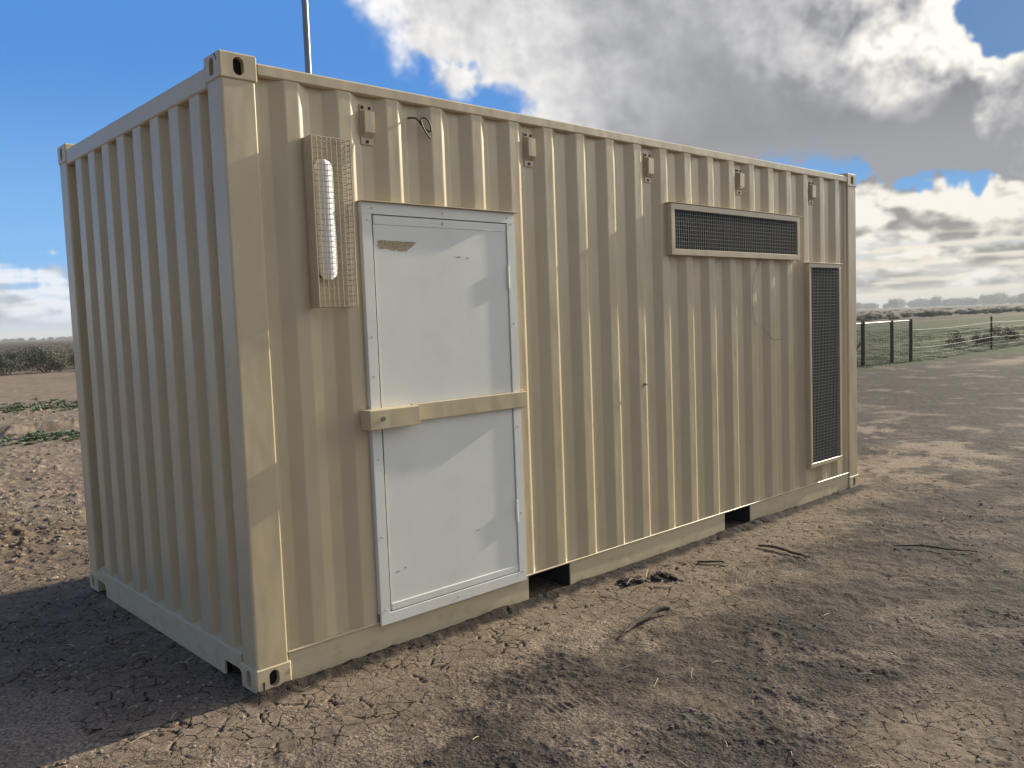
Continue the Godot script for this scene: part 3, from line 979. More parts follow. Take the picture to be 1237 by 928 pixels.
	vent(C, "tall_vent", 5.096, 5.669, 0.316, 2.070, 0.034, 0.036, "tall narrow vent by the far corner, closed by square wire mesh")
	# little air covers, one in every fourth valley
	for q in [1, 5, 9, 13, 17]:
		var x: float = 0.416 + 0.2815 * q + half + 0.035
		var root := Node3D.new()
		root.name = "air_cover"
		root.position = Vector3(x, 2.675, zi + 0.001)
		C.add_child(root, true)
		mb = MB.new()
		mb.box(Vector3(-0.036, -0.098, 0.0), Vector3(0.036, 0.098, 0.006), 0.0012)
		put("base_plate", mb, M.paint, root)
		mb = MB.new()
		# tapered hood: full depth above, slanting back below
		var hood := PackedVector2Array([Vector2(0.003, -0.066), Vector2(0.034, -0.040), Vector2(0.036, 0.062), Vector2(0.003, 0.070)])
		mb.prism(hood, -0.028, 0.030, Transform3D(Basis(Vector3(0, 0, 1), Vector3.UP, Vector3(1, 0, 0)), Vector3(0.002, 0, 0)))
		put("hood", mb, M.paint, root)
		for bp in [[-0.022, 0.084], [0.020, 0.084], [0.0, -0.082]]:
			mb = MB.new()
			mb.box(Vector3(bp[0] - 0.007, bp[1] - 0.007, 0.006), Vector3(bp[0] + 0.007, bp[1] + 0.007, 0.012), 0.001)
			put("bolt", mb, M.rubber, root)
	# lone stud left in the wall
	mb = MB.new()
	mb.tube([Vector3(2.895, 1.212, -0.03), Vector3(2.895, 1.212, 0.012)], 0.007, 8)
	mb.tube([Vector3(2.895, 1.212, -0.010), Vector3(2.895, 1.212, -0.002)], 0.013, 6)
	put("bolt_stud", mb, M.steel, C)

func build_door(C: Node3D) -> void:
	var D := Node3D.new()
	D.name = "personnel_door"
	D.position = Vector3(1.196, 0.143, 0.0)
	C.add_child(D, true)
	tag(D, "white steel door in a flat screwed frame with a beige lock bar across")
	var o := -D.position
	var x0 := 0.682; var x1 := 1.712; var y0 := 0.143; var y1 := 2.288
	var fw := 0.058
	var zf := 0.012
	for q in [[x0, y0, x1, y0 + fw], [x0, y1 - fw, x1, y1], [x0, y0 + fw, x0 + fw, y1 - fw], [x1 - fw, y0 + fw, x1, y1 - fw]]:
		var mb := MB.new()
		var back := -0.045 if q[1] > 0.15 else -0.004
		mb.box(Vector3(q[0], q[1], back) + o, Vector3(q[2], q[3], zf) + o, 0.0015)
		put("door_frame", mb, M.white, D)
	var mb := MB.new()      # beige flashing over the head
	mb.box(Vector3(x0 - 0.006, y1 + 0.001, -0.046) + o, Vector3(x1 + 0.028, y1 + 0.0055, zf + 0.020) + o, 0.001)
	put("drip_flashing", mb, M.paint, D)
	# leaf with folded strips at head and foot
	var l0 := x0 + fw + 0.011; var l1 := x1 - fw - 0.003
	var b0 := y0 + fw + 0.003; var b1 := y1 - fw - 0.003
	mb = MB.new()
	mb.box(Vector3(l0, b0, -0.040) + o, Vector3(l1, b1, 0.004) + o, 0.002)
	put("door_leaf", mb, M.white, D)
	mb = MB.new()
	mb.box(Vector3(l0 + 0.002, b1 - 0.046, 0.004) + o, Vector3(l1 - 0.002, b1 - 0.002, 0.0072) + o, 0.0012)
	put("head_strip", mb, M.white, D)
	mb = MB.new()
	mb.box(Vector3(l0 + 0.002, b0 + 0.002, 0.004) + o, Vector3(l1 - 0.002, b0 + 0.040, 0.0095) + o, 0.003)
	put("foot_strip", mb, M.white, D)
	mb = MB.new()           # darkness behind the gap
	mb.box(Vector3(x0 + fw - 0.006, y0 + fw - 0.004, -0.048) + o, Vector3(x1 - fw + 0.006, y1 - fw + 0.004, -0.0455) + o, 0.0)
	put("gap_backing", mb, M.black, D)
	mb = MB.new()
	mb.box(Vector3(x0 + fw + 0.0005, y0 + fw, -0.044) + o, Vector3(l0 - 0.0005, y1 - fw - 0.001, 0.0025) + o, 0.0)  # black strip, painted shade filling the gap beside the leaf
	put("gap_shade_strip", mb, M.rubber, D)
	# hinges at the right edge
	for y in [0.50, 1.86]:
		mb = MB.new()
		mb.tube([Vector3(l1 + 0.001, y, 0.010) + o, Vector3(l1 + 0.001, y + 0.13, 0.010) + o], 0.0075, 8)
		put("hinge", mb, M.white, D)
	# screws in the frame
	for p in [[0.711, 2.20], [0.742, 2.259], [1.19, 2.259], [1.655, 2.259], [1.684, 2.225], [1.684, 1.66], [1.684, 1.06], [1.684, 0.55], [1.684, 0.20], [0.711, 1.62], [0.711, 1.42], [0.711, 1.00], [0.711, 0.60], [0.711, 0.22], [1.19, 0.172], [1.19, 2.205]]:
		mb = MB.new()
		mb.tube([Vector3(p[0], p[1], zf - 0.002) + o, Vector3(p[0], p[1], zf + 0.0028) + o], [0.0068, 0.005], 8)
		put("screw", mb, M.screw, D)
	# torn tape left on the paint
	var tp := PackedVector2Array([Vector2(0.776, 2.066), Vector2(0.786, 2.060), Vector2(0.806, 2.058), Vector2(0.822, 2.063), Vector2(0.846, 2.057), Vector2(0.868, 2.050), Vector2(0.884, 2.058), Vector2(0.905, 2.049), Vector2(0.934, 2.052), Vector2(0.952, 2.050), Vector2(0.962, 2.063), Vector2(0.984, 2.074), Vector2(0.996, 2.086), Vector2(1.016, 2.099), Vector2(0.99, 2.102), Vector2(0.93, 2.100), Vector2(0.90, 2.103), Vector2(0.85, 2.101), Vector2(0.80, 2.104), Vector2(0.778, 2.102), Vector2(0.770, 2.093), Vector2(0.779, 2.085), Vector2(0.768, 2.078)])
	mb = MB.new()
	mb.prism(tp, 0.0042, 0.0048, Transform3D(Basis(), o))
	var tape := put("tape_residue", mb, M.residue, D)
	tag(tape, "torn strip of brown tape residue near the top")
	for q in [[1.29, 2.03, 0.05], [1.36, 2.025, 0.03], [0.80, 0.40, 0.035], [0.85, 0.41, 0.02], [1.36, 0.51, 0.04]]:
		var sc := PackedVector2Array()
		for s in 9:
			var an := TAU * s / 9.0
			sc.append(Vector2(q[0] + cos(an) * q[2] * rng.randf_range(0.25, 0.6), q[1] + sin(an) * 0.006 * rng.randf_range(0.4, 1.0)))
		mb = MB.new()
		mb.prism(sc, 0.0042, 0.0045, Transform3D(Basis(), o))
		put("scuff", mb, M.scuff, D)
	# lock bar, its box and keyhole
	mb = MB.new()
	mb.box(Vector3(0.920, 1.172, 0.014) + o, Vector3(1.742, 1.262, 0.036) + o, 0.003)
	var bar := put("lock_bar", mb, M.paint, D)
	mb = MB.new()
	mb.box(Vector3(1.716, 1.166, -0.01) + o, Vector3(1.748, 1.270, 0.013) + o, 0.002)
	put("lock_bracket", mb, M.paint, bar)
	mb = MB.new()
	mb.box(Vector3(0.628, 1.160, -0.008) + o, Vector3(0.932, 1.258, 0.084) + o, 0.003)
	var lb := put("lock_box", mb, M.paint, D)
	mb = MB.new()
	mb.tube([Vector3(0.705, 1.213, 0.082) + o, Vector3(0.705, 1.213, 0.092) + o], [0.013, 0.011], 14)
	mb.box(Vector3(0.7035, 1.206, 0.0915) + o, Vector3(0.7065, 1.220, 0.0935) + o, 0.0)
	put("lock_barrel", mb, M.steel, lb)

func build_light() -> void:
	var L := thing("wall_light", Vector3(0.5, 1.772, -0.009), "white tube light behind a square wire mesh guard left of the door", "wall light")
	var o := -L.position
	var mb := MB.new()
	# diffuser: long capsule flattened to the wall
	var ring := []
	var N := 14
	var rows := []
	var y0 := 1.90; var y1 := 2.475
	for k in 21:
		var t := 0.5 - 0.5 * cos(PI * k / 20.0)
		var y := lerpf(y0, y1, t)
		var e := minf(t, 1.0 - t) * (y1 - y0)
		var s := sqrt(clampf(1.0 - pow(maxf(0.0, 1.0 - e / 0.045), 2.0), 0.0, 1.0))
		var row := []
		for i in N + 1:
			var a := PI * i / N
			row.append([Vector3(0.484 + cos(a) * 0.048 * maxf(s, 0.02), y, 0.0 + signf(sin(a)) * pow(absf(sin(a)), 0.5) * 0.027 * maxf(s, 0.02)), Vector3(cos(a) * 1.1, 0.8 * (t - 0.5) * 2.0 * (1.0 - s), sin(a)).normalized()])
		rows.append(row)
	for k in 20:
		for i in N:
			var a = rows[k][i]; var b = rows[k][i + 1]; var c = rows[k + 1][i + 1]; var d = rows[k + 1][i]
			mb.quadn(b[0] + o, a[0] + o, d[0] + o, c[0] + o, b[1], a[1], d[1], c[1])
	put("diffuser", mb, M.lamp, L)
	mb = MB.new()
	mb.box(Vector3(0.450, 1.915, -0.030) + o, Vector3(0.524, 2.46, 0.001) + o, 0.004)  # body made black: shade beside the diffuser put into its colour
	put("lamp_body", mb, M.rubber, L)
	mb = MB.new()
	mb.box(Vector3(0.393, 1.770, -0.040) + o, Vector3(0.396, 2.566, 0.062) + o, 0.0008)
	put("guard_side", mb, M.paint, L)
	mb = MB.new()
	grid_wires(mb, Vector3(0.396, 1.772, 0.060) + o, Vector3(0.208, 0, 0), Vector3(0, 0.792, 0), 0.0255, 0.0011, 0.0015)
	grid_wires(mb, Vector3(0.604, 1.772, 0.060) + o, Vector3(0, 0, -0.072), Vector3(0, 0.792, 0), 0.0255, 0.0011, 0.0010)
	grid_wires(mb, Vector3(0.396, 2.565, 0.060) + o, Vector3(0.208, 0, 0), Vector3(0, 0, -0.072), 0.0255, 0.0011, 0.001)
	grid_wires(mb, Vector3(0.396, 1.772, 0.060) + o, Vector3(0.208, 0, 0), Vector3(0, 0, -0.072), 0.0255, 0.0011, 0.001)
	var g := put("guard_mesh", mb, M.cage_wire, L)
	tag(g, "", "", "", "stuff")

func build_cables() -> void:
	# loop of black cable out of the wall
	var p := [Vector3(1.030, 2.745, -0.045), Vector3(1.045, 2.742, -0.01), Vector3(1.062, 2.728, 0.006), Vector3(1.078, 2.705, 0.012), Vector3(1.105, 2.682, 0.016), Vector3(1.128, 2.678, 0.018), Vector3(1.132, 2.700, 0.018), Vector3(1.118, 2.730, 0.018), Vector3(1.094, 2.744, 0.016), Vector3(1.075, 2.738, 0.016), Vector3(1.070, 2.718, 0.019), Vector3(1.080, 2.692, 0.021), Vector3(1.100, 2.664, 0.021), Vector3(1.124, 2.640, 0.021)]
	var mb := MB.new()
	mb.tube(smooth(p, 5), 0.0046, 7)
	var o := put("cable_tail", mb, M.rubber)
	tag(o, "short black cable curled in a loop on the wall above the door", "cable")
	p = [Vector3(4.330, 2.088, 0.034), Vector3(4.300, 2.00, 0.008), Vector3(4.265, 1.90, 0.002), Vector3(4.250, 1.78, 0.002), Vector3(4.262, 1.66, 0.0), Vector3(4.300, 1.585, 0.0), Vector3(4.36, 1.575, 0.0), Vector3(4.44, 1.52, 0.0), Vector3(4.54, 1.455, 0.0), Vector3(4.64, 1.44, 0.002), Vector3(4.70, 1.445, 0.002)]
	mb = MB.new()
	mb.tube(smooth(p, 5), 0.0016, 5)
	o = put("loose_wire", mb, M.thin_wire)
	tag(o, "thin loose wire hanging from the wide vent down the wall", "wire")

func smooth(p: Array, n: int) -> Array:
	var c := []
	for k in p.size() - 1:
		for s in n:
			var a: Vector3 = p[maxi(k - 1, 0)]
			var b: Vector3 = p[k]
			c.append(b.cubic_interpolate(p[k + 1], a, p[mini(k + 2, p.size() - 1)], s / float(n)))
	c.append(p[-1])
	return c

func build_mast() -> void:
	var T := thing("mast", Vector3(1.137, HGT - 0.05, -1.2), "slim grey metal pole rising from the container roof", "pole")
	var mb := MB.new()
	mb.tube([Vector3(0, 0, 0), Vector3(0, 2.6, 0)], 0.020, 14)
	put("pole", mb, M.mast, T)
	mb = MB.new()
	mb.box(Vector3(-0.08, -0.001, -0.08), Vector3(0.08, 0.008, 0.08), 0.002)
	put("base_plate", mb, M.galv, T)

# ------------------------------------------------------------------ fence, plants, litter
func ground_y(x: float, z: float) -> float:
	return land(x, z, Vector2(x - CAM.x, z - CAM.z).length())[0]

func build_fence() -> void:
	var F := thing("fence", Vector3(22.0, 0, -7.25), "dark post and mesh fence with pale top rail and thin wires beyond the container", "fence")
	var posts := [Vector3(22.0, 0, -7.27), Vector3(23.98, 0, -7.30), Vector3(25.0, 0, -7.15)]
	var tops := [1.30, 1.28, 1.29]
	var o := -F.position
	for k in 3:
		var mb := MB.new()
		var r := 0.062 if k == 0 else 0.052
		mb.tube([posts[k] + o + Vector3(0, -0.1, 0), posts[k] + o + Vector3(0.01, 0.6, 0), posts[k] + o + Vector3(0.0, tops[k], 0)], [r * 1.05, r, r * 0.96], 9)
		put("post", mb, M.post, F)
	var pts := [Vector3(17.0, 0, -7.35), posts[0], posts[1], posts[2]]
	for k in 3:
		var a: Vector3 = pts[k] + o + Vector3(0, 1.235, 0)
		var b: Vector3 = pts[k + 1] + o + Vector3(0, 1.24, 0)
		var mb := MB.new()
		mb.tube([a, b], 0.022, 8)
		put("top_rail", mb, M.rail, F)
		mb = MB.new()
		var d := Vector3(b.x - a.x, 0, b.z - a.z)
		grid_wires(mb, Vector3(a.x, 0.06, a.z), d, Vector3(0, 1.16, 0), 0.11, 0.0026, 0.006)
		var w := put("wire_mesh", mb, M.thin_wire, F)
		tag(w, "", "", "", "stuff")
	var mb2 := MB.new()
	mb2.tube([Vector3(20.9, 0.1, -7.3) + o, Vector3(22.0, 0.75, -7.28) + o], 0.03, 7)
	put("brace", mb2, M.post, F)
	var pk := Vector3(32.3, 0, -7.22)
	for q in [pk, Vector3(40.0, 0, -7.2), Vector3(48.0, 0, -7.2)]:
		var mb := MB.new()
		# star picket: three thin blades
		for s in 3:
			var t := Transform3D(Basis(Vector3.UP, TAU * s / 3.0 + 0.3), q + o)
			mb.box(Vector3(0, -0.1, -0.006), Vector3(0.034, 1.20, 0.006), 0.001, [], t)
		put("star_picket", mb, M.picket, F)
	var hs := [0.95, 0.76, 0.56, 0.40, 0.24, 0.12]
	for k in hs.size():
		var path := []
		var stops := [posts[2], pk, Vector3(40.0, 0, -7.2), Vector3(48.0, 0, -7.2)]
		for s in 3:
			for e in 6:
				var t: float = e / 6.0
				var p: Vector3 = stops[s].lerp(stops[s + 1], t)
				path.append(p + o + Vector3(0, hs[k] + 0.05 * ss(0.0, 1.0, minf(1.0, s + t)) - 0.04 * sin(PI * t), 0.03))
		var mb := MB.new()
		mb.tube(path, 0.0040 if k == 0 or k == 3 else 0.0018, 5)
		put("fence_wire", mb, M.fence_wire, F)

# a bush of many small leaves on thin stems. tone: base colour of the leaves
func bush_mesh(sd: int, h: float, w: float, count: int, leaf: float, tone: Vector3, dry := 0.0) -> ArrayMesh:
	var rg := RandomNumberGenerator.new()
	rg.seed = sd
	var nz := noise(sd + 100, 1.7, 2)
	var mb := MB.new()
	var clumps := []
	for k in 9:
		var a := rg.randf() * TAU
		var q := sqrt(rg.randf()) * w * 0.36
		clumps.append([Vector3(cos(a) * q, h * rg.randf_range(0.32, 0.72), sin(a) * q), rg.randf_range(0.20, 0.34) * minf(w, h * 1.6), rg.randf_range(0.75, 1.25)])
	for k in 14:
		var cl = clumps[k % 9]
		var top: Vector3 = cl[0] + Vector3(rg.randf_range(-0.1, 0.1), 0.1, rg.randf_range(-0.1, 0.1)) * h
		mb.wire(Vector3(rg.randf_range(-0.06, 0.06), -0.03, rg.randf_range(-0.06, 0.06)) * w, top, 0.008 * h)
	for k in mb.v.size(): mb.c.append(Color(0.09, 0.07, 0.05))
	for k in count:
		var cl = clumps[rg.randi() % 9]
		var dir := Vector3(rg.randfn(), rg.randfn() * 0.9, rg.randfn()).normalized()
		var p: Vector3 = cl[0] + dir * cl[1] * pow(rg.randf(), 0.4) * (1.0 + 0.6 * nz.get_noise_3dv(dir * 2.0))
		if p.y < 0.0: p.y = rg.randf() * 0.1 * h
		var nrm := (dir + Vector3(rg.randfn(), rg.randfn() + 0.5, rg.randfn()) * 0.7).normalized()
		var x := nrm.cross(Vector3(rg.randfn(), rg.randfn(), rg.randfn())).normalized()
		var y := nrm.cross(x)
		var L := leaf * rg.randf_range(0.6, 1.4)
		var W := L * rg.randf_range(0.35, 0.6)
		var rn := (dir * 1.3 + (p - Vector3(0, h * 0.3, 0)).normalized() + nrm * 0.5).normalized()
		mb.quadn(p - x * W * 0.5 - y * L * 0.2, p + y * -L * 0.5, p + x * W * 0.5 - y * L * 0.2, p + y * L * 0.5, rn, rn, rn, rn)
		var tc: Vector3 = tone * cl[2] * rg.randf_range(0.75, 1.25)
		tc = tc.lerp(Vector3(0.20, 0.15, 0.09), dry * rg.randf())
		var cc := Color(tc.x, tc.y, tc.z)
		for q in 4: mb.c.append(cc)
	return mb.mesh()

func scatter(called: String, mesh: Mesh, m: Material, tf: Array, label: String, category: String, colors := []) -> void:
	var mm := MultiMesh.new()
	mm.transform_format = MultiMesh.TRANSFORM_3D
	mm.use_colors = colors.size() > 0
	mm.mesh = mesh
	mm.instance_count = tf.size()
	for k in tf.size():
		mm.set_instance_transform(k, tf[k])
		if colors.size(): mm.set_instance_color(k, colors[k])
	var o := MultiMeshInstance3D.new()
	o.name = called
	o.multimesh = mm
	o.material_override = m
	add_child(o, true)
	tag(o, label, category, "", "stuff")

func polar(az: float, r: float) -> Vector3:
	var a := deg_to_rad(az)
	return Vector3(CAM.x + r * sin(a), 0, CAM.z - r * cos(a))

func spin(s: float, sy := 1.0, tilt := 0.0) -> Basis:
	return Basis.from_euler(Vector3(rng.randf_range(-tilt, tilt), rng.randf() * TAU, rng.randf_range(-tilt, tilt))).scaled(Vector3(s, s * sy, s))

func build_plants() -> void:
	var grey := Vector3(0.066, 0.072, 0.044)
	var b := [bush_mesh(1, 1.15, 2.2, 2600, 0.075, grey), bush_mesh(2, 0.95, 1.9, 2200, 0.075, grey * 0.85), bush_mesh(3, 1.0, 2.4, 2400, 0.08, Vector3(0.090, 0.080, 0.056))]
	# belt of saltbush on the left; each bush its own
	for k in 26:
		var az := 7.0 + 0.44 * k + rng.randf_range(-0.4, 0.4)
		var r: float = [47.5, 52.0, 57.5][k % 3] + rng.randf_range(-1.5, 2.0)
		var p := polar(az, r)
		var o := put("saltbush", b[(k * 7) % 3], M.leaf)
		p.y = ground_y(p.x, p.z) - 0.03
		var s := rng.randf_range(0.55, 1.3)
		o.transform = Transform3D(spin(s, rng.randf_range(0.8, 1.05)), p)
		tag(o, "grey green saltbush in the low belt of scrub left of the container", "shrub", "saltbushes in the belt on the left")
	# two dark dry shrubs behind the wires
	var dry := [bush_mesh(5, 0.52, 2.6, 2600, 0.06, Vector3(0.10, 0.078, 0.062), 0.6), bush_mesh(6, 0.68, 3.6, 3000, 0.06, Vector3(0.095, 0.078, 0.06), 0.6)]
	var at := [Vector3(35.6, 0, -8.9), Vector3(40.6, 0, -9.2)]
	for k in 2:
		var o := put("dry_shrub", dry[k], M.leaf)
		var p: Vector3 = at[k]
		p.y = ground_y(p.x, p.z) - 0.02
		o.position = p
		tag(o, ["low brown dry shrub right behind the thin dark picket", "wide brown dry shrub at the right edge behind the wires"][k], "shrub")
	# scrub that reads as one mass further out
	var tf := []
	for k in 520:
		var x := 62.0 + 260.0 * pow(rng.randf(), 1.3)
		var p := Vector3(x, 0, -47.0 - 0.03 * x + rng.randfn() * 3.2)
		if g_far.get_noise_2d(p.x * 2.5, 7.0) < -0.15: continue
		p.y = ground_y(p.x, p.z) - 0.05
		tf.append(Transform3D(spin(rng.randf_range(0.45, 1.0), rng.randf_range(0.65, 0.95)), p))
	for k in 260:
		var p := Vector3(rng.randf_range(90.0, 420.0), 0, rng.randf_range(-160.0, -60.0))
		p.y = ground_y(p.x, p.z) - 0.05
		tf.append(Transform3D(spin(rng.randf_range(0.4, 0.9), 0.6), p))
	scatter("distant_scrub", bush_mesh(7, 1.0, 2.2, 900, 0.13, Vector3(0.085, 0.095, 0.06)), M.leaf, tf, "dark green scrub spread over the plain beyond the fence", "scrub")
	tf = []
	for k in 1500:
		var az := rng.randf_range(2.0, 26.0)
		var r := 66.0 + 330.0 * pow(rng.randf(), 1.5)
		var p := polar(az, r)
		p.y = ground_y(p.x, p.z) - 0.05
		tf.append(Transform3D(spin(rng.randf_range(0.25, 0.6), 0.6), p))
	scatter("heath", bush_mesh(8, 0.9, 2.4, 500, 0.16, Vector3(0.165, 0.122, 0.085)), M.leaf, tf, "brown low heath stretching to the horizon on the left", "heath")
	# tree lines
	tf = []
	for k in 330:
		var az := rng.randf_range(52.0, 90.0)
		var r := rng.randf_range(1250.0, 1700.0)
		var p := polar(az, r)
		p.y = -0.5
		var s := rng.randf_range(0.5, 1.05) * (1.0 + 0.35 * g_far.get_noise_2d(az * 25.0, 0.0)) * (0.75 + 0.35 * ss(60.0, 76.0, az))
		tf.append(Transform3D(spin(s, rng.randf_range(0.8, 1.05)), p))
	for k in 260:
		var az := rng.randf_range(-6.0, 30.0)
		var p := polar(az, rng.randf_range(900.0, 1300.0))
		p.y = -0.5
		tf.append(Transform3D(spin(rng.randf_range(0.22, 0.36), 0.7), p))
	scatter("treeline", bush_mesh(9, 15.0, 20.0, 1100, 2.0, Vector3(0.06, 0.068, 0.045)), M.leaf, tf, "hazy line of trees along the horizon", "trees")
	# weeds on the left flat
	tf = []
	var rosette := weed_mesh(3)
	for k in 2600:
		var az := rng.randf_range(3.0, 24.0)
		var r: float
		if k % 4 < 3:
			r = 23.9 + rng.randfn() * 1.15
			if g_mid.get_noise_2d(az * 2.0, r * 0.8) < -0.06 + 0.2 * absf(r - 23.9) - 0.2: continue
		else:
			az = rng.randf_range(11.5, 24.0)
			r = 16.2 + rng.randfn() * 0.3
			if g_mid.get_noise_2d(az * 1.3, r) < 0.0: continue
		var p := polar(az, r)
		p.y = ground_y(p.x, p.z) - 0.01
		tf.append(Transform3D(spin(rng.randf_range(0.45, 1.05), rng.randf_range(0.7, 1.2), 0.15), p))
	scatter("weeds", rosette, M.leaf, tf, "strips of low green weeds on the bare flat left of the container", "weeds")
	# grass of the paddock
	tf = []
	var blade := grass_mesh(4)
	for k in 16000:
		var x := rng.randf_range(14.0, 62.0)
		var z := -7.0 - 34.0 * pow(rng.randf(), 1.7)
		if g_mid.get_noise_2d(x * 0.6, z * 0.6) < -0.22 + rng.randf() * 0.15: continue
		if z > -7.9 and rng.randf() < 0.5: continue
		tf.append(Transform3D(spin(rng.randf_range(0.6, 1.35), rng.randf_range(0.6, 1.2), 0.1), Vector3(x, 0.0 + ground_y(x, z), z)))
	scatter("grass", blade, M.leaf, tf, "short green grass of the paddock beyond the fence", "grass")

func weed_mesh(sd: int) -> ArrayMesh:
	var rg := RandomNumberGenerator.new()
	rg.seed = sd
	var mb := MB.new()
	for k in 16:
		var a := rg.randf() * TAU
		var up := rg.randf_range(0.25, 1.1)
		var L := rg.randf_range(0.06, 0.13)
		var d := Vector3(cos(a) * cos(up), sin(up), sin(a) * cos(up))
		var s := d.cross(Vector3.UP).normalized() * L * 0.22
		var p := Vector3(rg.randf_range(-0.05, 0.05), 0, rg.randf_range(-0.05, 0.05))
		mb.quad(p, p + d * L * 0.6 - s, p + d * L - Vector3(0, L * 0.15, 0), p + d * L * 0.6 + s)
		var t := rg.randf_range(0.75, 1.3)
		for q in 4: mb.c.append(Color(0.12 * t, 0.15 * t, 0.08 * t))
	return mb.mesh()

func grass_mesh(sd: int) -> ArrayMesh:
	var rg := RandomNumberGenerator.new()
	rg.seed = sd
	var mb := MB.new()
	for k in 22:
		var a := rg.randf() * TAU
		var q := sqrt(rg.randf()) * 0.14
		var p := Vector3(cos(a) * q, -0.01, sin(a) * q)
		var L := rg.randf_range(0.025, 0.06)
		var d := Vector3(rg.randfn() * 0.4, 1.0, rg.randfn() * 0.4).normalized()
		var s := d.cross(Vector3(cos(a + 1.0), 0, sin(a + 1.0))).normalized() * 0.006
		mb.tri(p - s, p + s, p + d * L)
		var t := rg.randf_range(0.75, 1.3)
		var y := rg.randf() * 0.5
		for e in 3: mb.c.append(Color(lerpf(0.13, 0.19, y) * t, lerpf(0.175, 0.185, y) * t, lerpf(0.075, 0.10, y) * t))
	return mb.mesh()

func lump_mesh(sd: int, sub := 1) -> ArrayMesh:
	var s := SphereMesh.new()
	s.radius = 1.0; s.height = 2.0
	s.radial_segments = 8 * sub; s.rings = 4 * sub
	var a := s.get_mesh_arrays()
	var nz := noise(sd, 0.9, 3, 0.6)
	var v: PackedVector3Array = a[Mesh.ARRAY_VERTEX]
	var ix: PackedInt32Array = a[Mesh.ARRAY_INDEX]
	for k in v.size():
		v[k] = v[k] * (1.0 + 0.7 * nz.get_noise_3dv(v[k])) * Vector3(1, 0.62, 0.85)
	var mb := MB.new()
	for k in range(0, ix.size(), 3):
		mb.tri(v[ix[k]], v[ix[k + 2]], v[ix[k + 1]])
	for k in mb.v.size(): mb.c.append(Color.WHITE)
	return mb.mesh()

